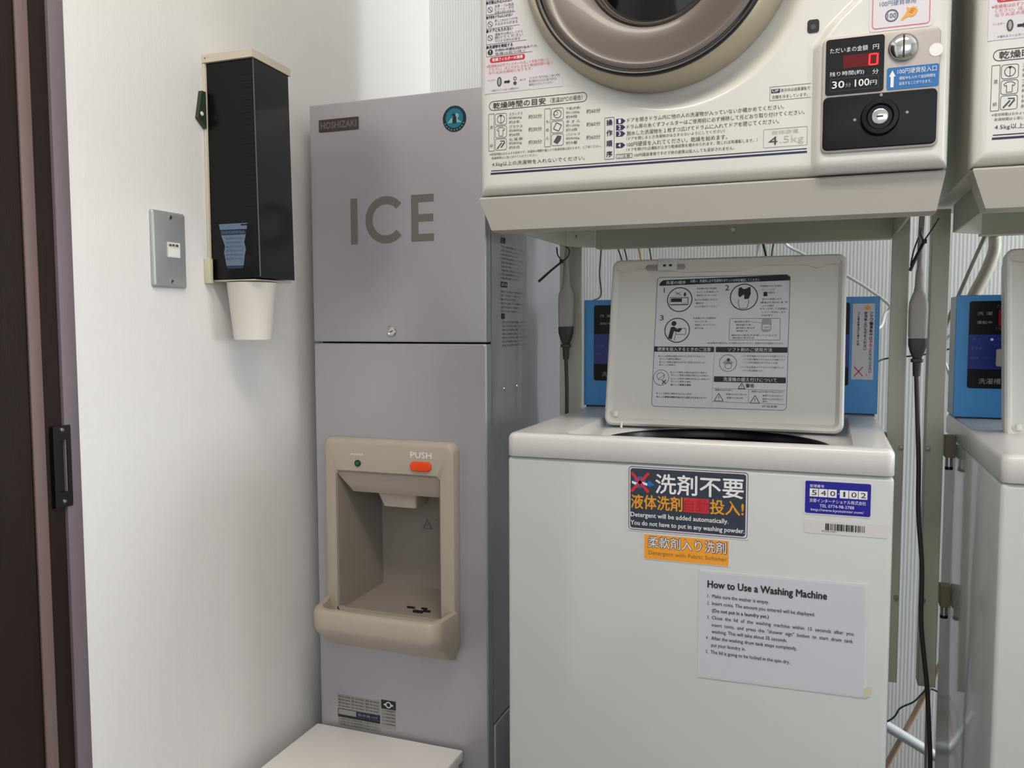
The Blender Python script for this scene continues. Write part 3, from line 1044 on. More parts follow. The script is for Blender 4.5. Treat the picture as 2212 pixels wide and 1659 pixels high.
S.text('乾燥容量', -0.0713, -0.0384, 1.2925, 1.2978, 'ink_ghost')
S.text('4', -0.0748, -0.0639, 1.2795, 1.2900, 'ink_soft')
S.text('.5kg', -0.0610, -0.0320, 1.2785, 1.2900, 'ink_ghost')
S.frame(-0.0746, -0.0238, 1.3352, 1.3528, 0.0005, 0.0005, 'ink_soft')
S.poly([(-0.0728, 1.3447), (-0.0619, 1.3447), (-0.0619, 1.3497), (-0.0728, 1.3497)], 'navy')
S.text('UP', -0.0712, -0.0635, 1.3456, 1.3489, 'white_ink', 0.0008)
S.text('表示中は送風運転で', -0.0610, -0.0256, 1.3449, 1.3494, 'ink')
S.text('衣類を冷ましています。', -0.0715, -0.0284, 1.3373, 1.3418, 'ink')
obj('front_printing', m, fp, 'black and navy Japanese operating instructions')

# caution sticker on the left of the door
m = MB()
S = Sheet(m, (0, YD, 0), (1, 0, 0), (0, 0, 1))


def sx(z):
    return min(-0.352, -0.2262 - math.sqrt(max(0, 0.1970 ** 2 - (z - 1.545) ** 2)) - 0.002)


zz = [1.3815 + 0.26 * k / 40 for k in range(41)]
S.prism([(-0.4690, zz[0])] + [(sx(z), z) for z in zz] + [(-0.4690, zz[-1])], 0.0002, 0.0006, 'sticker_white')
S.lift = 0.0006
rows = (('火災予防のために', '油の付いた衣類は', '絶対に入れない', '（自然発火の原因）'),
        ('衣類以外は入れない', '皮革・ゴム製品', 'ビニール・不可', '変質の恐れがある'),
        ('子供をドラムに入れない', '閉じこめられてけがを', 'するおそれがある', '回転中は手を入れない'),
        ('ドアにもたれない', '運転中は停止してから', '開けてください', 'やけどの恐れがある'),
        ('洗濯物を確認する', 'ライター・硬貨を取り出す', '金属は取り除く', ''))
tops = (1.5480, 1.5108, 1.4905, 1.4715, 1.4490)
for k, (t, top) in enumerate(zip(rows, tops)):
    wmax = sx(top - 0.01) - 0.004
    S.text('●' + t[0], -0.4660, min(-0.4660 + 0.040, wmax), top - 0.0046, top, 'ink', bold=0.03)
    for j in range(1, 4):
        if t[j] and top - 0.0056 - j * 0.0046 > (tops[k + 1] if k < 4 else 1.433):
            S.text(t[j], -0.4530, min(-0.4530 + (0.052, 0.046, 0.038)[j - 1], wmax), top - 0.0056 - j * 0.0046, top - 0.0018 - j * 0.0046, 'ink_soft')
    if k < 4:
        cz = top - 0.0120
        S.ring(-0.4602, cz, 0.0040, 0.0007, 'ink_soft')
        S.line(-0.4630, cz + 0.003, -0.4574, cz - 0.003, 0.0008, 'ink_soft')
    else:
        S.disc(-0.4602, 1.4393, 0.0040, 'ink')
        S.text('!', -0.4608, -0.4596, 1.4370, 1.4418, 'white_ink', 0.0008, bold=0.03)
        S.text('衣類を確認してから入れる', -0.4530, -0.3900, 1.4395, 1.4430, 'ink_soft')
for k, z in enumerate((1.5118, 1.4918, 1.4725, 1.4505)):
    S.line(-0.4660, z, sx(z) - 0.004, z, 0.0005, 'ink_soft')
S.line(-0.4662, 1.4335, sx(1.4335) - 0.006, 1.4335, 0.0005, 'ink_soft')
S.line(-0.4662, 1.4335, -0.4662, 1.62, 0.0005, 'ink_soft')
S.rrect(-0.4608, -0.4075, 1.4243, 1.4318, 0.0030, 'red_ink')
S.text('乾燥フィルターの清掃', -0.4570, -0.4110, 1.4258, 1.4304, 'white_ink', 0.0008, bold=0.03)
S.text('※乾燥後は必ずフィルターのほこりを取り除いて', -0.4660, -0.3720, 1.4178, 1.4222, 'red_ink_soft')
S.text('ください。ほこりがたまると乾燥時間が長く', -0.4626, -0.3668, 1.4130, 1.4172, 'red_ink_soft')
S.text('なり火災の原因になります。', -0.4626, -0.3960, 1.4082, 1.4124, 'red_ink_soft')
for cx in (-0.4465,):
    A = [(cx + 0.0036 * math.cos(2 * PI * i / 24), 1.3968 + 0.0068 * math.sin(2 * PI * i / 24)) for i in range(24)]
    B = [(cx + 0.0018 * math.cos(2 * PI * i / 24), 1.3968 + 0.0050 * math.sin(2 * PI * i / 24)) for i in range(24)]
    S.poly(A, 'ink_soft')
    S.poly(B, 'ink_faint', 0.0007)
S.poly([(-0.4390, 1.3940), (-0.4330, 1.3940), (-0.4330, 1.3925), (-0.4298, 1.3956), (-0.4330, 1.3987), (-0.4330, 1.3972), (-0.4390, 1.3972)], 'ink')
S.ring(-0.4226, 1.3990, 0.0026, 0.001, 'ink_soft')
S.disc(-0.4226, 1.3925, 0.0026, 'ink_soft')
S.text('フィルター', -0.4645, -0.4520, 1.3985, 1.4012, 'ink_soft')
S.text('糸くず', -0.4150, -0.4060, 1.3945, 1.3975, 'ink_soft')
for k, t in enumerate(('フィルターを引き出して糸くずを', '取り除き元どおりに取り付ける', '使用のつど行ってください')):
    S.text(t, -0.4015, -0.3560 - 0.005 * k, 1.3955 - 0.0046 * k, 1.3990 - 0.0046 * k, 'ink_soft')
S.text('＊破れたフィルターは使わない', -0.4593, -0.4166, 1.3838, 1.3866, 'ink_soft')
obj('caution_sticker', m, fp, 'pale lilac caution sticker with black and red Japanese print')

# coin unit on the raised right column (its face stands 17 mm proud)
YCP = YD - 0.017
m = MB()
S = Sheet(m, (0, YCP, 0), (1, 0, 0), (0, 0, 1))
S.prism(rr_pts(-0.0118, 0.1193, 1.2600, 1.4000, 0.008), 0.0002, 0.0035, 'coin_plate', 0.0015)
cu = obj('coin_unit', m, dry, 'grey coin unit plate')
YU = YCP - 0.0035
m = MB()
S = Sheet(m, (0, YU, 0), (1, 0, 0), (0, 0, 1))
S.prism(rr_pts(-0.0076, 0.0584, 1.3300, 1.3968, 0.0035), 0.0002, 0.001, 'black_gloss')
S.lift = 0.001
S.text('ただいまの金額', -0.0030, 0.0398, 1.3798, 1.3862, 'white_ink')
S.text('円', 0.0455, 0.0522, 1.3798, 1.3856, 'white_ink')
S.rrect(0.0125, 0.0528, 1.3608, 1.3762, 0.0004, 'display_red')
for (p0, p1, q0, q1) in ((0.0424, 0.0500, 1.3736, 1.3755), (0.0424, 0.0500, 1.3612, 1.3631)):
    S.poly([(p0, q0), (p1, q0), (p1, q1), (p0, q1)], 'digit_red', 0.0007)
for p0 in (0.0408, 0.0497):
    S.poly([(p0, 1.3620), (p0 + 0.0020, 1.3620), (p0 + 0.0024, 1.3748), (p0 + 0.0004, 1.3748)], 'digit_red', 0.0007)
S.text('残り時間(約)', -0.0028, 0.0363, 1.3515, 1.3576, 'white_ink')
S.text('分', 0.0455, 0.0525, 1.3508, 1.3566, 'white_ink')
S.frame(-0.0022, 0.0527, 1.3342, 1.3493, 0.0005, 0.0004, 'ink_soft')
S.text('30', 0.0002, 0.0142, 1.3378, 1.3462, 'white_ink', bold=0.02)
S.text('分', 0.0153, 0.0218, 1.3380, 1.3432, 'ink_faint')
S.text('100', 0.0262, 0.0424, 1.3378, 1.3462, 'white_ink', bold=0.02)
S.text('円', 0.0434, 0.0507, 1.3380, 1.3436, 'white_ink')
obj('display_panel', m, cu, 'black display with a red digit zero and white print')
m = MB()
c = (0.0789, YU - 0.0002, 1.3785)
m.lathe([(0.0168, 0), (0.0166, 0.0025), (0.0152, 0.0042), (0.0150, 0.0036), (0.0120, 0.0060), (0.0070, 0.0076), (0.0, 0.0082)], c, (0, -1, 0), 'chrome', 48)
m.box(0.0780, 0.0800, YU - 0.0092, YU - 0.002, 1.3660, 1.3910, 'dark_slot')
m.lathe([(0.0009, 0), (0, 0.001)], (0.0722, YU - 0.0068, 1.3745), (0, -1, 0), 'ink', 10)
obj('coin_slot', m, cu, 'round chrome coin slot')
m = MB()
S = Sheet(m, (0, YU, 0), (1, 0, 0), (0, 0, 1))
S.prism(rr_pts(0.0618, 0.1183, 1.3302, 1.3562, 0.0025), 0.0002, 0.0008, 'label_blue')
S.lift = 0.0008
S.poly([(0.0660, 1.3330), (0.0695, 1.3330), (0.0695, 1.3455), (0.0714, 1.3455), (0.0678, 1.3530), (0.0642, 1.3455), (0.0660, 1.3455)], 'white_ink')
S.text('100円硬貨投入口', 0.0734, 0.1155, 1.3475, 1.3540, 'white_ink')
S.text('運転中も入れて追加時間を', 0.0754, 0.1148, 1.3408, 1.3447, 'white_ink')
S.text('延長することができます。', 0.0754, 0.1105, 1.3345, 1.3384, 'white_ink')
obj('coin_label', m, cu, 'blue label with a white up arrow')
m = MB()
m.lathe([(0.0075, 0), (0.0075, 0.0004), (0, 0.0005)], (0.1145, YU - 0.0001, 1.3722), (0, -1, 0), 'white_ink', 28)
obj('round_sticker', m, cu, 'small round white sticker')
m = MB()
S = Sheet(m, (0, YU, 0), (1, 0, 0), (0, 0, 1))
S.prism(rr_pts(-0.0096, 0.1172, 1.2632, 1.3278, 0.006), 0.0002, 0.0022, 'black_gloss', 0.001)
lp = obj('lock_panel', m, cu, 'black cash box cover')
m = MB()
c = (0.0550, YU - 0.0022, 1.2980)
m.lathe([(0.0215, 0), (0.0215, 0.006), (0.0200, 0.0085), (0.0155, 0.0090), (0.0135, 0.0060), (0.0095, 0.0060)], c, (0, -1, 0), 'black_gloss', 56)
m.lathe([(0.0095, 0.0058), (0.0092, 0.0082), (0.0080, 0.0088), (0, 0.0088)], c, (0, -1, 0), 'chrome', 40)
m.box(0.0512, 0.0585, c[1] - 0.0094, c[1] - 0.0085, 1.2970, 1.2988, 'dark_slot')
obj('key_lock', m, lp, 'round chrome key lock')
for p, q in ((0.0270, 1.2975), (0.0850, 1.3015), (0.0560, 1.3245)):
    m = MB()
    m.lathe([(0.0022, 0), (0.0018, 0.001), (0, 0.0014)], (p, YU - 0.0022, q), (0, -1, 0), 'stand_bolt', 14)
    obj('screw', m, lp)
# sign above the coin unit
m = MB()
S = Sheet(m, (0, YCP, 0), (1, 0, 0), (0, 0, 1))
S.prism(rr_pts(0.0405, 0.1105, 1.4015, 1.4900, 0.004), 0.0002, 0.0006, 'sticker_white')
S.lift = 0.0006
S.frame(0.0438, 0.1072, 1.4045, 1.4870, 0.0045, 0.0010, 'red_ink_soft')
S.text('100円硬貨専用', 0.0520, 0.0915, 1.4300, 1.4366, 'coin_blue')
S.ring(0.0655, 1.4185, 0.0073, 0.0010, 'ink_soft')
S.ring(0.0655, 1.4185, 0.0059, 0.0004, 'coin_blue')
S.text('100', 0.0608, 0.0702, 1.4158, 1.4212, 'coin_blue', bold=0.02)
S.poly([(0.0752, 1.4120), (0.0772, 1.4113), (0.0830, 1.4150), (0.0868, 1.4140), (0.0910, 1.4160), (0.0938, 1.4205), (0.0925, 1.4250), (0.0890, 1.4262), (0.0850, 1.4248), (0.0830, 1.4262), (0.0812, 1.4255), (0.0825, 1.4222), (0.0800, 1.4180)], 'hand_orange')
for a, b in (((0.0845, 1.4205), (0.0880, 1.4188)), ((0.0855, 1.4222), (0.0895, 1.4205)), ((0.0868, 1.4238), (0.0908, 1.4225))):
    S.line(a[0], a[1], b[0], b[1], 0.0006, 'hand_line', 0.0007)
obj('coin_sign', m, fp, 'white sign with pink border, a coin and a pointing hand')
d2 = dup(dry, (0.640, 0, 0))
d2['label'] = 'cream coin-operated dryer at the right edge, mostly cut off by the picture'

# ================================================================ dryer stands


def make_stand(dx, lw, label):
    """angle iron frame: two posts beside the washer, side beams, a cross beam and washer clamps"""
    st = thing('dryer_stand', label, 'stand', (-0.174 + dx, 1.56, 0.43), 'dryer stands')
    ZB, ZT = 1.1915, 1.2362
    for side_x in (0, 1):
        m = MB()
        if side_x == 0:
            p = [(-0.4520, 1.210), (-0.4520, 1.505), (-0.4090, 1.548), (-0.4115, 1.5505), (-0.4555, 1.5065), (-0.4555, 1.210)]
        else:
            p = [(0.1035, 1.210), (0.1035, 1.5455), (0.1000, 1.5455), (0.1000, 1.210)]
        m.loft([[(x + dx, y, z) for x, y in p] for z in (ZB + 0.0015, ZT)], 'stand_paint')
        obj('side_beam', m, st)
        for y in ((1.40, 1.52) if side_x == 0 else (1.40,)):
            m = MB()
            m.lathe([(0.003, 0), (0.0025, 0.0016), (0, 0.002)], ((-0.4520 if side_x == 0 else 0.1000) + dx + (0.0 if y < 1.5 else 0.014), y, 1.212), ((1, 0, 0) if side_x == 0 else (-1, 0, 0)), 'stand_bolt', 14)
            obj('bolt', m, st)
    m = MB()
    m.box(-0.4088 + dx, 0.0998 + dx, 1.5485, 1.5520, ZB, ZT, 'stand_paint')
    m.box(-0.4088 + dx, 0.0998 + dx, 1.5520, 1.5790, ZB, ZB + 0.0035, 'stand_paint')
    obj('cross_beam', m, st)
    m = MB()
    m.lathe([(0.0042, 0), (0.0040, 0.0022), (0.0028, 0.0036), (0, 0.0038)], (-0.1590 + dx, 1.5486, 1.2165), (0, -1, 0), 'white_bolt', 20)
    obj('bolt', m, st, 'white screw head')
    for x0, x1, corner in ((-0.4800, -0.4800 + lw, 0), (0.1000, 0.1268, 1)):
        m = MB()
        m.box(x0 + dx, x1 + dx, 1.5530, 1.5565, 0.432, ZT, 'stand_paint', 0.0008, 1)
        if corner == 0:
            m.box(x0 + dx, x0 + 0.0035 + dx, 1.5565, 1.5900, 0.432, ZT, 'stand_paint')
        else:
            m.box(x1 - 0.0035 + dx, x1 + dx, 1.5565, 1.5900, 0.432, ZT, 'stand_paint')
        po = obj('post', m, st)
        for z in (0.840, 0.582):
            m = MB()
            m.lathe([(0.0042, 0), (0.0038, 0.003), (0, 0.0034)], ((x1 if corner else x0) + dx + (-0.004 if corner else 0.004), 1.5530, z), (0, -1, 0), 'stand_bolt', 12)
            obj('bolt', m, po)
    for x0, x1, lft in ((-0.4800 + lw, -0.4376, True), (0.0862, 0.1000, False)):
        if x1 - x0 < 0.004:
            continue
        for z in (0.830, 0.580):
            m = MB()
            m.box(x0 + dx, x1 + dx, 1.5300, 1.5535, z, z + 0.036, 'clamp_brown', 0.0008, 1)
            cl = obj('clamp', m, st, 'brown washer clamp block')
            m = MB()
            m.lathe([(0.0055, 0), (0.0055, -0.016)], ((x0 + x1) / 2 + dx, 1.542, z), (0, 0, 1), 'chrome', 16)
            m.lathe([(0.0062, -0.016), (0.0062, -0.021)], ((x0 + x1) / 2 + dx, 1.542, z), (0, 0, 1), 'pull_black', 16)
            obj('clamp_bolt', m, cl)
    return st


make_stand(0, 0.0425, 'grey-green steel stand framing the open washer and carrying the left dryer')
make_stand(0.640, 0.0270, 'grey-green steel stand carrying the right, cut-off dryer')

# ================================================================ washers
YW = 1.152


def make_washer(X0, label, lid_a0, lid_a1):
    X1 = X0 + 0.5215
    w = thing('washing_machine', label, 'washing machine', ((X0 + X1) / 2, 1.41, 0), 'coin washing machines')
    m = MB()
    m.box(X0, X1, YW + 0.0012, 1.664, 0.018, 0.8562, 'washer_paint', 0.006, 3)
    body = obj('cabinet', m, w)
    for x in (X0 + 0.05, X1 - 0.05):
        for y in (1.20, 1.62):
            m = MB()
            m.lathe([(0.02, 0), (0.02, 0.018)], (x, y, 0.0), (0, 0, 1), 'pull_black', 20)
            obj('foot', m, w)
    # top cover with recess and round tub opening
    m = MB()

    def ring_pts(i, z, r, n=15):
        return [(x, y, z) for x, y in rr_pts(X0 - 0.0003 + i, X1 + 0.0003 - i, YW - 0.0015 + i, 1.668 - i, r, n)]

    hx0, hx1, hy0, hy1 = X0 + 0.082, X1 - 0.048, 1.174, 1.548
    hole = lambda z, e: [(x, y, z) for x, y in rr_pts(hx0 + e, hx1 - e, hy0 + e, hy1 - e, 0.02, 15)]
    ccx, ccy = (X0 + X1) / 2 + 0.0205, 1.268

    def circ(z, r):
        out = []
        for c in range(4):
            for k in range(16):
                t = -PI / 2 + (c + k / 15.0 * 0.999) * PI / 2
                out.append((ccx + r * math.cos(t), ccy + (r if math.sin(t) > 0 else 0.5 * r) * math.sin(t), z))
        return out

    m.loft([ring_pts(0.0012, 0.8568, 0.010), ring_pts(0, 0.8580, 0.011), ring_pts(0, 0.8835, 0.011), ring_pts(0.001, 0.8870, 0.0105), ring_pts(0.0035, 0.8900, 0.010), ring_pts(0.0075, 0.8912, 0.008),
            hole(0.8912, -0.003), hole(0.8900, 0.0), hole(0.8770, 0.002), hole(0.8755, 0.004), circ(0.8765, 0.172), circ(0.8740, 0.168), circ(0.862, 0.166)], 'washer_cover', True, False)
    cov = obj('top_cover', m, w, angle=50)
    m = MB()
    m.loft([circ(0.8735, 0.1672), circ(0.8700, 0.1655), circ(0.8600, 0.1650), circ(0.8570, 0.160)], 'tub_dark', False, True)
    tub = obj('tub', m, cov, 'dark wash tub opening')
    # folding lid standing open
    L0 = Vector(((lid_a0 + lid_a1) / 2, 1.385, 0.8800))
    hw = (lid_a1 - lid_a0) / 2
    LH = 0.2835
    lid_ax, lid_ay = Vector((1, 0, 0)), Vector((0, 0.055, 0.2765))
    m = MB()
    S = Sheet(m, L0, lid_ax, lid_ay)
    o0 = rr_pts(-hw, hw, 0, LH, 0.014, 8)
    o1 = rr_pts(-hw + 0.003, hw - 0.003, 0.003, LH - 0.003, 0.012, 8)
    i0 = rr_pts(-hw + 0.0065, hw - 0.0065, 0.007, LH - 0.006, 0.010, 8)
    i1 = rr_pts(-hw + 0.0105, hw - 0.0125, 0.013, LH - 0.010, 0.008, 8)
    m.loft([[S.P(p, q, h) for p, q in L] for L, h in ((o1, -0.012), (o0, -0.009), (o0, 0.006), (o1, 0.009), (i0, 0.009), (i1, 0.0005))], 'lid_plastic')
    # moulded strip along the top
    top = LH - 0.0065
    low_edge = []
    for k in range(61):
        t = k / 60
        a = -hw + 0.008 + t * (2 * hw - 0.018)
        d = 0.0085
        d += 0.0055 * math.exp(-((t - 0.045) / 0.035) ** 2) + 0.0060 * math.exp(-((t - 0.905) / 0.035) ** 2)
        d += 0.0085 * sstep((t - 0.22) / 0.1) * (1 - sstep((t - 0.56) / 0.12))
        low_edge.append((a, top - d))
    S.prism(low_edge + [(hw - 0.010, top), (-hw + 0.008, top)], 0.0, 0.0075, 'lid_plastic')
    lid = obj('lid', m, w, 'cream folding lid standing open', angle=35)
    m = MB()
    S = Sheet(m, L0, lid_ax, lid_ay)
    o0 = rr_pts(-hw + 0.002, hw - 0.002, 0.012, LH - 0.008, 0.012, 6)
    m.loft([[S.P(p, q, h) for p, q in o0] for h in (-0.030, -0.0135)], 'lid_plastic')
    obj('lid_rear_half', m, lid)
    m = MB()
    S = Sheet(m, L0, lid_ax, lid_ay)
    S.prism(rr_pts(-hw + 0.0785, -hw + 0.1105, LH - 0.0205, LH - 0.0005, 0.001), 0.007, 0.0115, 'washer_cover', 0.001)
    S.prism(rr_pts(-hw + 0.058, -hw + 0.1240, LH - 0.0190, LH - 0.0100, 0.0035), 0.0070, 0.0088, 'cord_grey', 0.001)
    for a in (0.0900, 0.1000):
        S.rrect(-hw + a - 0.0024, -hw + a + 0.0024, LH - 0.0145, LH - 0.0105, 0.001, 'ink', 0.0118)
    obj('lid_latch', m, lid, 'small white latch on the lid edge')
    m = MB()
    S = Sheet(m, L0, lid_ax, lid_ay)
    S.prism(rr_pts(-hw + 0.0150, -hw + 0.0215, 0.0145, 0.0240, 0.002), 0.001, 0.006, 'white_bolt', 0.001)
    m.tube([(L0.x - hw + 0.030, L0.y - 0.012, 0.8768), (L0.x - hw + 0.030, L0.y - 0.008, 0.886)], 0.0020, 'white_bolt', 8, 0)
    obj('lid_hinge_pin', m, lid)
    # instruction label on the lid
    m = MB()
    S = Sheet(m, L0 + lid_ay.normalized() * 0.0035, lid_ax, lid_ay)
    S.lift = 0.0005
    acx = 0.5 * (lid_a0 + lid_a1) - L0.x
    S.window(520, 1655, 1375, 235, -0.1110 + acx, 0.1035 + acx, 0.0300, 0.2500)
    S.rrect(520, 1655, 1375, 235, 34, 'sticker_white', 0.0002)
    S.lift = 0.0007
    S.frame(520, 1655, 1375, 235, 34, 3.5, 'ink_soft')
    S.poly([(540, 312), (1655, 285), (1655, 262), (1625, 237), (575, 262), (548, 285)], 'ink')
    S.text('洗濯の順序', 600, 775, 300, 270, 'white_ink', 0.0007)
    S.text('お願い：洗濯前に必ず洗濯物のポケットの中を確認してください', 815, 1405, 289, 262, 'white_ink', 0.0007)
    for d, p, q in (('1', 585, 375), ('2', 1118, 362), ('3', 560, 620)):
        S.text(d, p, None if d == '1' else p + 34, q, q - 46, 'ink')
    S.ring(728, 437, 112, 8, 'ink')
    S.poly([(652, 425), (745, 425), (745, 458), (652, 458)], 'ink')
    S.frame(640, 806, 485, 415, 4, 4, 'ink_soft')
    S.frame(745, 800, 470, 422, 3, 3, 'ink_soft')
    S.poly([(646, 486), (806, 486), (800, 478), (652, 478)], 'ink')
    S.line(690, 370, 735, 395, 4, 'ink_soft')
    S.line(735, 370, 690, 395, 4, 'ink_soft')
    S.poly([(765, 375), (780, 375), (780, 392), (790, 392), (772, 410), (756, 392), (765, 392)], 'ink')
    S.ring(1278, 422, 118, 8, 'ink')
    S.poly([(1232, 345), (1255, 335), (1268, 352), (1290, 352), (1310, 340), (1330, 335), (1335, 395), (1318, 438), (1270, 440), (1262, 410), (1240, 425), (1230, 400)], 'ink')
    S.poly([(1265, 405), (1280, 405), (1282, 440), (1318, 445), (1320, 470), (1305, 520), (1248, 520), (1232, 470), (1238, 440), (1265, 440)], 'sticker_white', 0.0006)
    A = [(1238, 440), (1232, 470), (1248, 520), (1305, 520), (1320, 470), (1318, 445)]
    for k in range(len(A) - 1):
        S.line(A[k][0], A[k][1], A[k + 1][0], A[k + 1][1], 4, 'ink', 0.0007)
    S.ring(717, 707, 112, 8, 'ink')
    S.disc(687, 648, 22, 'ink')
    S.poly([(662, 680), (690, 675), (720, 700), (745, 685), (760, 700), (735, 725), (690, 715), (672, 790), (640, 775)], 'ink')
    S.frame(705, 795, 745, 690, 3, 4, 'ink')
    S.line(705, 745, 695, 795, 4, 'ink')
    blocks = (
        (('1', 870, 345, 1045), ('', 875, 375, 1060), ('', 875, 405, 1045), ('', 858, 443, 1055), ('', 870, 473, 940), ('', 860, 503, 1060)),
        (('', 1412, 333, 1585), ('', 1425, 363, 1530), ('', 1480, 390, 1535), ('', 1430, 444, 1590), ('', 1415, 473, 1640), ('', 1430, 502, 1530), ('', 1415, 527, 1635), ('', 1430, 556, 1625), ('', 1430, 584, 1520)),
        (('', 850, 604, 1050), ('', 868, 634, 975), ('', 868, 663, 1050), ('', 868, 692, 945)))
    words = ('洗濯槽の中に洗濯物が', 'ないことを確認して', '硬貨を入れてください', '表示の金額になると', '運転を始めます', 'ふたを閉めてください', 'ボタンを押して洗濯槽の', 'シャワー洗浄をします', '洗濯が終了したら取出す')
    for bk in blocks:
        for k, (t, p0, q, p1) in enumerate(bk):
            n = max(3, min(len(words[k]), int((p1 - p0) / 18)))
            S.text(words[k][:n], p0, p1, q + 6, q - 10, 'ink_soft')
    S.poly([(1440, 380), (1472, 380), (1472, 418), (1440, 418)], 'ink')
    S.frame(1165, 1585, 792, 605, 4, 3, 'ink_soft')
    for q, p0, p1 in ((636, 1205, 1340), (664, 1220, 1345), (690, 1220, 1380), (715, 1225, 1320), (752, 1185, 1560), (775, 1195, 1375)):
        S.text('操作部の表示が点滅しているとき'[:max(5, int((p1 - p0) / 22))], p0, p1, q + 6, q - 10, 'ink' if q == 636 else 'ink_soft')
    S.line(1345, 636, 1430, 645, 2.5, 'ink_soft')
    S.rrect(1432, 1512, 722, 605, 26, 'ink_faint')
    S.rrect(1440, 1504, 700, 660, 10, 'sticker_white', 0.0006)
    S.text('100円', 1450, 1495, 690, 676, 'ink', 0.0008)
    S.text('※お洗濯中や脱水中はふたを開けないでください。故障やけがの原因になります。', 985, 1620, 826, 810, 'ink')
    S.poly([(520, 850), (1042, 850), (1042, 896), (520, 896)], 'ink')
    S.text('硬貨を投入するときのご注意', 552, 1015, 889, 857, 'white_ink', 0.0007)
    S.poly([(1058, 850), (1648, 850), (1648, 896), (1058, 896)], 'ink')
    S.text('ソフト剤のご使用方法', 1160, 1525, 889, 857, 'white_ink', 0.0007)
    S.line(1048, 850, 1040, 1365, 3, 'ink_faint')
    for q, p0, p1 in ((935, 560, 968), (960, 572, 762), (988, 572, 968), (1012, 572, 715), (1075, 672, 988), (1100, 680, 1000), (1130, 680, 1020), (1155, 680, 855), (1183, 680, 858), (1260, 558, 862), (1290, 560, 1000)):
        S.text('投入した硬貨は運転を始めると返却されませんのでご注意'[:max(6, int((p1 - p0) / 18))], p0, p1, q + 7, q - 9, 'ink' if q in (1183, 1290) else 'ink_soft', bold=0.02 if q in (1183, 1290) else 0)
    S.ring(595, 1122, 70, 4, 'ink_soft')
    S.ring(590, 1110, 34, 4, 'ink_soft')
    S.line(570, 1135, 630, 1095, 4, 'ink_soft')
    S.line(605, 1145, 640, 1175, 8, 'ink')
    S.line(640, 1140, 605, 1178, 8, 'ink')
    S.ring(1165, 988, 74, 4, 'ink_soft')
    S.ring(1168, 1010, 30, 4, 'ink_soft')
    S.poly([(1120, 985), (1160, 955), (1210, 980), (1190, 1000), (1140, 1000)], 'ink_faint')
    S.disc(1168, 960, 14, 'ink_soft')
    for q, p0, p1 in ((928, 1270, 1632), (956, 1285, 1632), (983, 1285, 1570), (1022, 1265, 1622), (1050, 1285, 1450)):
        S.text('ソフト剤は最後のすすぎのとき自動で入りますので'[:max(8, int((p1 - p0) / 18))], p0, p1, q + 7, q - 9, 'ink_soft')
    S.poly([(1052, 1102), (1642, 1102), (1642, 1150), (1052, 1150)], 'ink')
    S.text('洗濯機の据え付けについて', 1130, 1570, 1143, 1109, 'white_ink', 0.0007)

    def warn(p, q, r):
        A = [(p - r, q + r * 0.8), (p + r, q + r * 0.8), (p, q - r * 0.9)]
        for k in range(3):
            a, b = A[k], A[(k + 1) % 3]
            S.line(a[0], a[1], b[0], b[1], 5, 'ink')
        S.text('!', p - 3, p + 3, q + r * 0.6, q - r * 0.25, 'ink')

    warn(1285, 1180, 28)
    S.text('警告', 1320, 1388, 1192, 1160, 'ink', bold=0.02)
    S.line(1050, 1205, 1642, 1210, 2.5, 'ink_soft')
    warn(1098, 1280, 38)
    warn(1398, 1290, 38)
    S.line(1345, 1210, 1345, 1320, 2.5, 'ink_soft')
    S.line(1045, 1318, 1640, 1324, 2.5, 'ink_soft')
    for q, p0, p1 in ((1220, 1065, 1210), (1225, 1368, 1622), (1253, 1158, 1330), (1283, 1165, 1300), (1257, 1460, 1622), (1285, 1460, 1625), (1306, 1460, 1500)):
        S.text('感電や火災の恐れがあるためアース線を'[:max(4, int((p1 - p0) / 18))], p0, p1, q + 7, q - 9, 'ink' if q < 1230 else 'ink_soft')
    S.text('07 日本製', 1455, 1580, 1355, 1335, 'ink')
    obj('lid_label', m, lid, 'grey instruction label with black Japanese text and pictograms')
    # blue coin box across the back of the cover
    m = MB()
    CX0, CX1, CY = X0 - 0.0010, X1 + 0.0005, 1.575
    m.box(CX0, CX1, CY, CY + 0.004, 0.8935, 1.0960, 'coinbox_blue', 0.001, 1)
    m.box(CX0 + 0.0015, CX1 - 0.0015, CY + 0.0042, CY + 0.082, 0.8935, 1.0950, 'coinbox_grey', 0.001, 1)
    m.box(CX0 + 0.004, CX1 - 0.004, CY + 0.003, CY + 0.080, 0.8905, 0.8934, 'pull_black')
    cb = obj('coin_box', m, w, 'blue coin control box')
    m = MB()
    S = Sheet(m, (CX0, CY, 0), (1, 0, 0), (0, 0, 1))
    S.prism(rr_pts(0.0195, 0.4755, 0.9420, 1.0860, 0.004), 0.0001, 0.0006, 'panel_black')
    S.poly([(0.0200, 0.9740), (0.4750, 0.9740), (0.4750, 1.0310), (0.0200, 1.0310)], 'panel_blue', 0.0009)
    S.lift = 0.0011
    S.rrect(0.062, 0.150, 1.0450, 1.0720, 0.001, 'display_red', 0.0)
    S.text('ただいまの金額', 0.058, 0.130, 1.0735, 1.0805, 'ink_soft')
    S.text('洗 濯', 0.0310, 0.0530, 1.0630, 1.0685, 'ink_faint')
    S.text('運転中', 0.0310, 0.0530, 1.0485, 1.0535, 'ink_faint')
    S.text('残り時間', 0.058, 0.100, 1.0375, 1.0430, 'ink_soft')
    S.text('洗 い', 0.0235, 0.0410, 1.0205, 1.0255, 'label_blue')
    S.disc(0.0535, 1.0230, 0.0022, 'white_ink')
    S.text('すすぎ', 0.0620, 0.0820, 1.0205, 1.0255, 'label_blue')
    S.text('すすぎ', 0.0235, 0.0400, 1.0060, 1.0110, 'decal_blue')
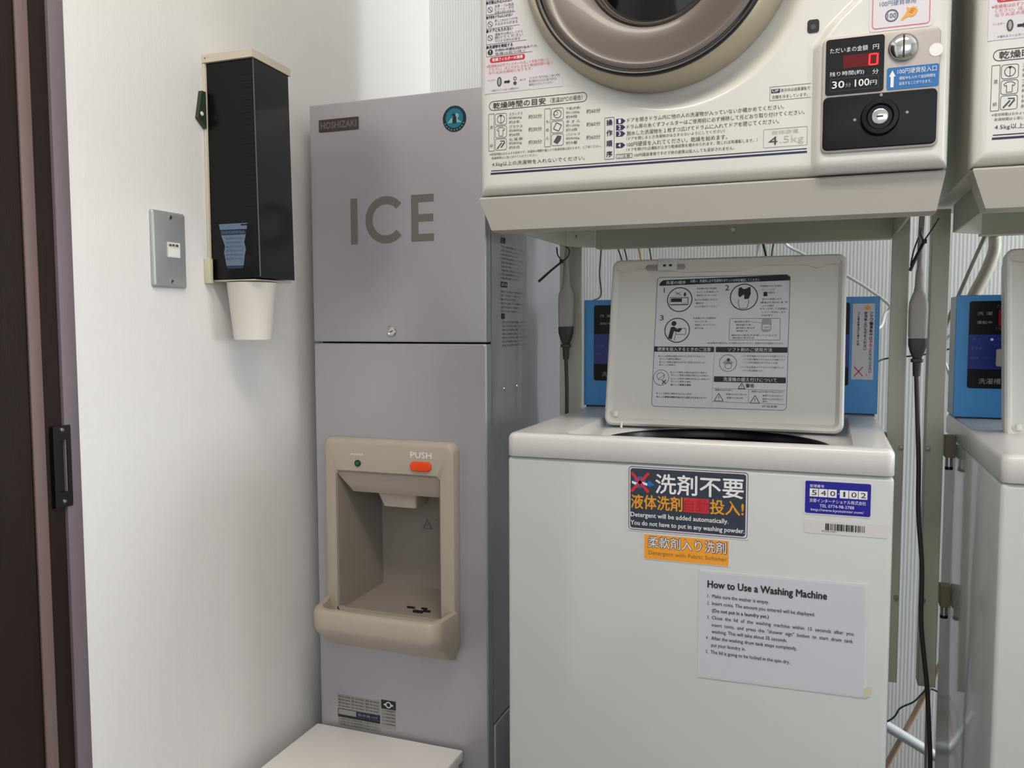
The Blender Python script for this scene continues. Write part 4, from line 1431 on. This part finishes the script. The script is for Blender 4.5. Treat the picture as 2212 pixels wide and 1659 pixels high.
    S.text('脱 水', 0.0235, 0.0530, 0.9905, 0.9955, 'label_blue')
    S.text('洗濯槽シャワー洗浄', 0.0360, 0.1350, 0.9495, 0.9590, 'ink_faint')
    S.prism(rr_pts(0.0600, 0.0900, 0.9790, 1.0075, 0.003), 0.0, 0.004, 'button_beige', 0.001)
    obj('control_panel', m, cb, 'black and blue control panel')
    m = MB()
    S = Sheet(m, (CX0, CY, 0), (1, 0, 0), (0, 0, 1))
    S.prism(rr_pts(0.4800, 0.5150, 0.9530, 1.0840, 0.001), 0.0001, 0.0006, 'sticker_white')
    S.lift = 0.0007
    S.poly([(0.4975, 1.0765), (0.5035, 1.0720), (0.5090, 1.0765), (0.5035, 1.0825)], 'sign_yellow')

    def vtext(t, p, w_, q, step, mt):
        for ch in t:
            S.text(ch, p, p + w_, q - step * 0.86, q, mt, bold=0.03)
            q -= step

    vtext('シャワー運転中は', 0.5075, 0.0050, 1.0710, 0.0062, 'ink')
    vtext('手を', 0.5075, 0.0050, 1.0214, 0.0062, 'red_ink')
    vtext('入れないでください', 0.5075, 0.0044, 1.0090, 0.0050, 'ink')
    vtext('使用禁止のものを入れない', 0.4985, 0.0046, 1.0700, 0.0056, 'ink')
    vtext('ゴム製品・油汚れ・その他', 0.4880, 0.0030, 1.0690, 0.0048, 'ink_soft')
    S.line(0.4845, 0.9585, 0.4985, 0.9750, 0.0015, 'red_ink')
    S.line(0.4985, 0.9585, 0.4845, 0.9750, 0.0015, 'red_ink')
    S.line(0.5040, 0.9600, 0.5040, 0.9630, 0.0010, 'red_ink')
    obj('warning_strip', m, cb, 'white vertical warning sticker with a red cross')
    return w, body


w1, w1_body = make_washer(-0.4365, 'white top-loading washer with its lid open and instruction stickers on the front', -0.3470, 0.0285)
w2, w2_body = make_washer(0.2030, 'white top-loading washer at the right edge, only its corner and glossy side showing', 0.2450, 0.6750)

YS = YW + 0.0012
# dark no-detergent sign
m = MB()
S = Sheet(m, (0, YS, 0), (1, 0, 0), (0, 0, 1))
S.prism(rr_pts(-0.2565, -0.0905, 0.7605, 0.8535, 0.004), 0.0001, 0.0007, 'sticker_white')
S.lift = 0.0007
S.frame(-0.2548, -0.0930, 0.7623, 0.8518, 0.0045, 0.0008, 'sign_navy')
S.rrect(-0.2522, -0.0958, 0.7650, 0.8492, 0.0035, 'sign_navy')
S.disc(-0.2390, 0.8300, 0.0085, 'label_blue', 0.0006)
S.poly([(-0.2500, 0.8315), (-0.2430, 0.8290), (-0.2360, 0.8310), (-0.2285, 0.8290), (-0.2285, 0.8255), (-0.2360, 0.8275), (-0.2430, 0.8250), (-0.2500, 0.8280)], 'white_ink', 0.0008)
S.poly([(-0.2260, 0.8330), (-0.2180, 0.8270), (-0.2260, 0.8240), (-0.2300, 0.8280)], 'label_blue', 0.0006)
S.line(-0.2508, 0.8165, -0.2265, 0.8435, 0.0042, 'red_ink', 0.0010)
S.line(-0.2508, 0.8430, -0.2265, 0.8165, 0.0042, 'red_ink', 0.0010)
S.text('洗剤不要', -0.2170, -0.0990, 0.8158, 0.8432, 'white_ink', bold=0.018)
S.text('液体洗剤', -0.2510, -0.1800, 0.7925, 0.8125, 'sign_orange', bold=0.022)
S.rrect(-0.1780, -0.1440, 0.7925, 0.8125, 0.0004, 'red_ink', 0.0007)
S.text('自動', -0.1768, -0.1452, 0.7940, 0.8110, 'deep_red', 0.0010)
S.text('投入!', -0.1425, -0.0985, 0.7925, 0.8125, 'sign_orange', bold=0.022)
S.text('Detergent will be added automatically.', -0.2515, -0.1180, 0.7788, 0.7872, 'white_ink', bold=0.02)
S.text('You do not have to put in any washing powder.', -0.2515, -0.0968, 0.7672, 0.7756, 'white_ink', bold=0.02)
obj('detergent_sign', m, w1_body, 'navy sign with white and orange Japanese text and a red cross')
# orange softener sticker
m = MB()
S = Sheet(m, (0, YS, 0), (1, 0, 0), (0, 0, 1))
S.prism(rr_pts(-0.2330, -0.1155, 0.7215, 0.7578, 0.001), 0.0001, 0.0007, 'sticker_white')
S.lift = 0.0007
S.poly([(-0.2320, 0.7225), (-0.1170, 0.7225), (-0.1170, 0.7570), (-0.2320, 0.7570)], 'sign_yellow', 0.0002)
S.text('柔軟剤入り洗剤', -0.2270, -0.1200, 0.7385, 0.7550, 'navy', 0.0004, bold=0.05)
S.text('柔軟剤入り洗剤', -0.2267, -0.1203, 0.7388, 0.7547, 'white_ink', 0.0008, bold=0.005)
S.text('Detergent with Fabric Softener', -0.2260, -0.1195, 0.7270, 0.7345, 'hand_line')
obj('softener_sticker', m, w1_body, 'orange sticker with white Japanese lettering')
# blue management number sticker
m = MB()
S = Sheet(m, (0, YS, 0), (1, 0, 0), (0, 0, 1))
S.prism(rr_pts(-0.0225, 0.0595, 0.8020, 0.8472, 0.003), 0.0001, 0.0006, 'sticker_white')
S.lift = 0.0006
S.rrect(-0.0210, 0.0580, 0.8034, 0.8458, 0.0022, 'id_blue', 0.0002)
S.text('管理番号', -0.0155, 0.0020, 0.8375, 0.8415, 'white_ink')
for k, ch in enumerate('540102'):
    p = -0.0155 + 0.0112 * k + (0.0030 if k > 2 else 0)
    S.poly([(p, 0.8255), (p + 0.0104, 0.8255), (p + 0.0104, 0.8360), (p, 0.8360)], 'white_ink')
    S.text(ch, p + (0.0042 if ch == '1' else 0.0026), p + (0.0062 if ch == '1' else 0.0080), 0.8275, 0.8342, 'ink', 0.0008, slant=0.15)
S.line(0.0188, 0.8308, 0.0202, 0.8308, 0.0008, 'white_ink')
S.text('京都インターナショナル株式会社', -0.0155, 0.0525, 0.8180, 0.8230, 'white_ink')
S.text('TEL 0774-98-3788', -0.0030, 0.0385, 0.8120, 0.8160, 'white_ink')
S.text('http://www.kyotointer.com/', -0.0135, 0.0500, 0.8058, 0.8102, 'white_ink')
obj('number_sticker', m, w1_body, 'blue sticker with handwritten numbers 540-102')
m = MB()
S = Sheet(m, (0, YS, 0), (1, 0, 0), (0, 0, 1))
S.prism(rr_pts(-0.0215, 0.0780, 0.7772, 0.7948, 0.001), 0.0001, 0.0005, 'washer_cover')
S.lift = 0.0006
p = 0.0046
rnd = random.Random(7)
while p < 0.0515:
    w_ = rnd.choice((0.0007, 0.0010, 0.0016, 0.0022))
    S.poly([(p, 0.7825), (p + w_, 0.7825), (p + w_, 0.7912), (p, 0.7912)], 'ink')
    p += w_ + rnd.choice((0.0006, 0.0009, 0.0014))
S.text('00102-5401', 0.0000, 0.0180, 0.7800, 0.7820, 'ink_soft')
obj('barcode_sticker', m, w1_body, 'white barcode sticker')

# laminated instruction sheet taped to the washer
sh = thing('instruction_sheet', 'laminated white sheet headed How to Use a Washing Machine, taped on the washer front', 'notice', (-0.049, YS, 0.563))
m = MB()
S = Sheet(m, (0, YS, 0), (1, 0, 0), (0, 0, 1))
S.prism([(-0.1561, 0.5630), (0.0595, 0.5660), (0.0576, 0.7163), (-0.1561, 0.7138)], 0.0002, 0.0012, 'laminate_edge')
S.poly([(-0.1540, 0.5650), (0.0560, 0.5680), (0.0545, 0.7125), (-0.1540, 0.7105)], 'paper', 0.0016)
S.lift = 0.0017
S.window(0, 1, 1, 0, -0.1561, 0.0590, 0.5640, 0.7150)
S.text('How to Use a Washing Machine', 0.056, 0.765, 0.180, 0.096, 'ink', bold=0.035)
lines = ((0.055, 0.085, 0.43, 0.252, '1.', 'Make sure the washer is empty.', 0),
         (0.055, 0.085, 0.70, 0.318, '2.', 'Insert coins. The amount you entered will be displayed.', 0),
         (None, 0.085, 0.43, 0.384, '', '(Do not put in a laundry yet.)', 0.02),
         (0.055, 0.085, 0.92, 0.450, '3.', 'Close  the  lid  of  the  washing  machine  within  15  seconds  after  you', 0),
         (None, 0.085, 0.918, 0.516, '', 'insert  coins,  and  press  the  "shower  sign"  button  to  start  drum  tank', 0),
         (None, 0.085, 0.542, 0.578, '', 'washing. This will take about 35 seconds.', 0),
         (0.050, 0.083, 0.600, 0.640, '4.', 'After the washing drum tank stops completely,', 0),
         (None, 0.083, 0.295, 0.704, '', 'put your laundry in.', 0),
         (0.050, 0.080, 0.560, 0.770, '5.', 'The lid is going to be locked in the spin dry.', 0))
for pn, p0, p1, q, num, t, bo in lines:
    if num:
        S.text(num, pn, pn + 0.014, q, q - 0.030, 'ink')
    S.text(t, p0, p1, q + (0.010 if any(c in t for c in 'gpy,(') else 0), q - 0.032, 'ink', bold=max(bo, 0.008))
obj('sheet', m, sh)
m = MB()
S = Sheet(m, (0, YS, 0), (1, 0, 0), (0, 0, 1))
S.prism([(0.0555, 0.5662), (0.0632, 0.5700), (0.0655, 0.5818), (0.0560, 0.5790)], 0.0013, 0.0018, 'tape')
obj('tape', m, sh, 'yellowed tape at the lower right corner')

# ================================================================ cords, ties, hoses and wires


def cord(x, y, ztop, zmid, low, label):
    """two-part cord: grey upper lead with socket, dark plug and dark lower lead"""
    t = thing('power_cord', label, 'power cord', (low[-1][0], low[-1][1], low[-1][2]), 'dryer power cords')
    m = MB()
    m.tube([(x + 0.002, y + 0.012, ztop), (x, y, ztop - 0.05), (x, y, zmid + 0.105)], 0.0042, 'cord_grey', 10)
    obj('upper_lead', m, t)
    m = MB()
    m.lathe([(0.0045, 0.112), (0.0058, 0.105), (0.0065, 0.085), (0.0078, 0.075)], (x, y, zmid), (0, 0, 1), 'cord_grey', 20)
    m.loft([[(px, py, zmid + z) for px, py in rr_pts(x - w_, x + w_, y - 0.0095, y + 0.0095, 0.007, 6)] for z, w_ in ((0.078, 0.0062), (0.070, 0.0098), (0.058, 0.0138), (0.045, 0.0145), (0.004, 0.0140), (0.0, 0.0134))], 'cord_grey')
    obj('socket', m, t, 'pale grey inline socket')
    m = MB()
    m.loft([[(px, py, zmid + z) for px, py in rr_pts(x - w_, x + w_, y - d_, y + d_, 0.006, 6)] for z, w_, d_ in ((-0.0005, 0.0138, 0.0095), (-0.012, 0.0135, 0.0095), (-0.022, 0.0110, 0.0085), (-0.030, 0.0078, 0.0075), (-0.033, 0.0066, 0.007), (-0.034, 0.0092, 0.0085), (-0.039, 0.0092, 0.0085), (-0.040, 0.0064, 0.0064), (-0.062, 0.0054, 0.0054))], 'cord_dark')
    obj('plug', m, t, 'dark grey plug')
    m = MB()
    m.tube([(x, y, zmid - 0.060)] + low, 0.0036, 'cord_dark', 10)
    obj('lower_lead', m, t, 'dark lead')
    return t


cord(0.1395, 1.515, 1.225, 1.026, [(0.141, 1.512, 0.93), (0.146, 1.510, 0.83), (0.148, 1.505, 0.74), (0.1555, 1.503, 0.65), (0.157, 1.502, 0.556), (0.168, 1.50, 0.456), (0.1735, 1.50, 0.38), (0.177, 1.50, 0.31), (0.178, 1.51, 0.15), (0.185, 1.56, 0.008)],
     'power cord hanging between the two washers, grey socket over dark plug')
cord(-0.4590, 1.525, 1.215, 1.046, [(-0.458, 1.525, 0.96), (-0.4555, 1.52, 0.89), (-0.462, 1.53, 0.70), (-0.470, 1.53, 0.40), (-0.475, 1.54, 0.008)],
     'power cord hanging left of the open washer, dropping behind its left corner')


def tie(loops, tail, head, label):
    t = thing('cable_tie', label, 'cable tie', head, 'black cable ties')
    for L in loops:
        m = MB()
        m.tube(L, 0.0012, 'tie_black', 6, 8, rz=0.0022)
        obj('strap_loop', m, t)
    m = MB()
    m.tube(tail, lambda k: 0.0018 + 0.0008 * k, 'tie_black', 6, 4)
    obj('tail', m, t)
    m = MB()
    m.box(head[0] - 0.0035, head[0] + 0.0035, head[1] - 0.003, head[1] + 0.003, head[2] - 0.0035, head[2] + 0.0035, 'tie_black', 0.001)
    obj('head', m, t)


tie([[(-0.4600, 1.505, 1.1660), (-0.4690, 1.505, 1.1780), (-0.4725, 1.51, 1.1920)], [(-0.4600, 1.505, 1.1660), (-0.4485, 1.505, 1.1760), (-0.4475, 1.505, 1.1880), (-0.4560, 1.505, 1.1940)]],
    [(-0.4610, 1.503, 1.1650), (-0.4800, 1.500, 1.1500), (-0.5035, 1.495, 1.1290)], (-0.4610, 1.503, 1.1660), 'black cable tie on the cord under the left dryer, near the ice dispenser')
tie([[(0.1420, 1.490, 1.1800), (0.1370, 1.490, 1.1900), (0.1375, 1.492, 1.2000)], [(0.1420, 1.490, 1.1800), (0.1520, 1.488, 1.1960), (0.1620, 1.486, 1.2140)],
     [(0.1345, 1.492, 1.1860), (0.1280, 1.490, 1.1660), (0.1240, 1.488, 1.1420), (0.1280, 1.488, 1.1500), (0.1400, 1.490, 1.1760)]],
    [(0.1430, 1.488, 1.1790), (0.1340, 1.484, 1.1600), (0.1225, 1.480, 1.1330)], (0.1425, 1.488, 1.1790), 'black cable tie gathering cords between the two stands')


def wire(name, pts, r, mt, label, cat, group=None, n=8):
    m = MB()
    m.tube(pts, r, mt, n)
    return tag(obj(name, m), label, cat, group)


TOPW = 1.70
wire('earth_wire', [(-0.446, TOPW, 1.255), (-0.4475, 1.74, 1.215), (-0.4525, 1.75, 1.155), (-0.4495, 1.75, 1.112), (-0.449, 1.69, 1.0990), (-0.449, 1.66, 1.0965)], 0.0016, 'wire_green', 'long thin green wire hanging left of the washer lid down to the blue box', 'wire')
for pts, mt, lab, r in (
        ([(-0.430, TOPW, 1.260), (-0.4265, 1.79, 1.220), (-0.4140, 1.80, 1.175), (-0.405, 1.77, 1.110), (-0.40, 1.66, 1.0968)], 'wire_green', 'leftmost of the two close green wires above the lid', 0.0016),
        ([(-0.414, TOPW, 1.260), (-0.4120, 1.79, 1.220), (-0.4030, 1.80, 1.175), (-0.392, 1.77, 1.110), (-0.385, 1.66, 1.0968)], 'wire_green', 'right one of the two close green wires above the lid', 0.0016),
        ([(-0.381, TOPW, 1.260), (-0.3800, 1.79, 1.220), (-0.3730, 1.80, 1.175), (-0.360, 1.77, 1.110), (-0.355, 1.66, 1.0968)], 'wire_yellow', 'yellow wire above the lid between green wires', 0.0022),
        ([(-0.359, TOPW, 1.260), (-0.3575, 1.79, 1.220), (-0.3510, 1.80, 1.175), (-0.340, 1.77, 1.110), (-0.330, 1.66, 1.0968)], 'wire_green', 'green wire just right of the yellow wire above the lid', 0.0016),
        ([(-0.131, TOPW, 1.265), (-0.1320, 1.79, 1.220), (-0.1355, 1.80, 1.180), (-0.140, 1.77, 1.110), (-0.145, 1.66, 1.0985)], 'wire_white', 'white wire above the middle of the lid', 0.0030),
        ([(-0.125, TOPW, 1.265), (-0.1250, 1.79, 1.220), (-0.1170, 1.80, 1.180), (-0.110, 1.77, 1.110), (-0.105, 1.66, 1.0980)], 'wire_black', 'black wire beside the white one above the middle of the lid', 0.0025),
        ([(-0.103, TOPW, 1.260), (-0.1030, 1.79, 1.220), (-0.1065, 1.80, 1.178), (-0.090, 1.77, 1.110), (-0.085, 1.66, 1.0968)], 'wire_green', 'green wire right of the black and white wires above the lid', 0.0016)):
    wire('earth_wire' if mt == 'wire_green' else 'lead_wire', pts, r, mt, lab, 'wire')
wire('lead_wire', [(-0.098, TOPW, 1.262), (-0.085, 1.84, 1.218), (-0.047, 1.85, 1.192), (-0.005, 1.83, 1.168), (0.035, 1.80, 1.144), (0.072, 1.80, 1.120), (0.114, 1.80, 1.085), (0.106, 1.79, 1.068), (0.096, 1.72, 1.045), (0.075, 1.662, 1.035)], 0.0030, 'wire_white', 'white cable running from above the lid down to the right of the blue box', 'wire')
wire('lead_wire', [(0.0835, 1.659, 0.974), (0.099, 1.78, 0.978), (0.116, 1.80, 0.982), (0.150, 1.82, 0.985), (0.180, 1.80, 0.99), (0.206, 1.659, 1.005)], 0.0016, 'wire_black', 'thin black wire running level between the two blue boxes', 'wire')
wire('lead_wire', [(0.205, 1.659, 1.030), (0.196, 1.75, 1.000), (0.2085, 1.76, 0.980), (0.2190, 1.76, 0.950), (0.222, 1.72, 0.925), (0.225, 1.70, 0.84)], 0.0025, 'wire_white', 'white lead looping beside the right blue box', 'wire')
# drain hose and its cable behind the right washer
m = MB()
m.tube([(0.292, TOPW - 0.02, 1.262), (0.292, 1.80, 1.222), (0.291, 1.80, 1.186), (0.278, 1.80, 1.144), (0.258, 1.80, 1.098), (0.243, 1.80, 1.048), (0.236, 1.80, 0.995), (0.236, 1.80, 0.5), (0.240, 1.82, 0.03)], 0.0110, 'hose_vinyl', 20)
tag(obj('drain_hose', m), 'wide beige hose slanting down behind the right blue coin box', 'hose')
wire('hose_cable', [(0.274, TOPW - 0.02, 1.255), (0.2730, 1.775, 1.215), (0.2420, 1.775, 1.130), (0.2130, 1.775, 1.048), (0.2030, 1.775, 1.000), (0.200, 1.775, 0.6), (0.205, 1.78, 0.02)], 0.0045, 'hose_stripe', 'grey cable running along the left of the slanting beige hose', 'cable')
wire('water_hose', [(-0.02, 1.85, 0.285), (0.060, 1.85, 0.255), (0.135, 1.85, 0.220), (0.190, 1.85, 0.192), (0.244, 1.85, 0.164), (0.33, 1.85, 0.12), (0.44, 1.85, 0.05)], 0.0105, 'hose_white', 'white pipe slanting down near the floor between the two washers', 'hose', n=18)
wire('drain_tube', [(0.235, 1.87, 0.36), (0.202, 1.87, 0.278), (0.174, 1.875, 0.205), (0.141, 1.88, 0.125), (0.10, 1.88, 0.02)], 0.0065, 'hose_beige', 'thin pinkish tube crossing behind the white pipe near the floor', 'hose', n=14)
wire('earth_wire', [(0.220, 1.72, 0.355), (0.204, 1.80, 0.330), (0.180, 1.80, 0.301), (0.155, 1.80, 0.283), (0.135, 1.80, 0.254), (0.05, 1.80, 0.20), (0.03, 1.70, 0.18)], 0.0018, 'wire_green', 'dark green wire sagging low between the washers above the white pipe', 'wire')
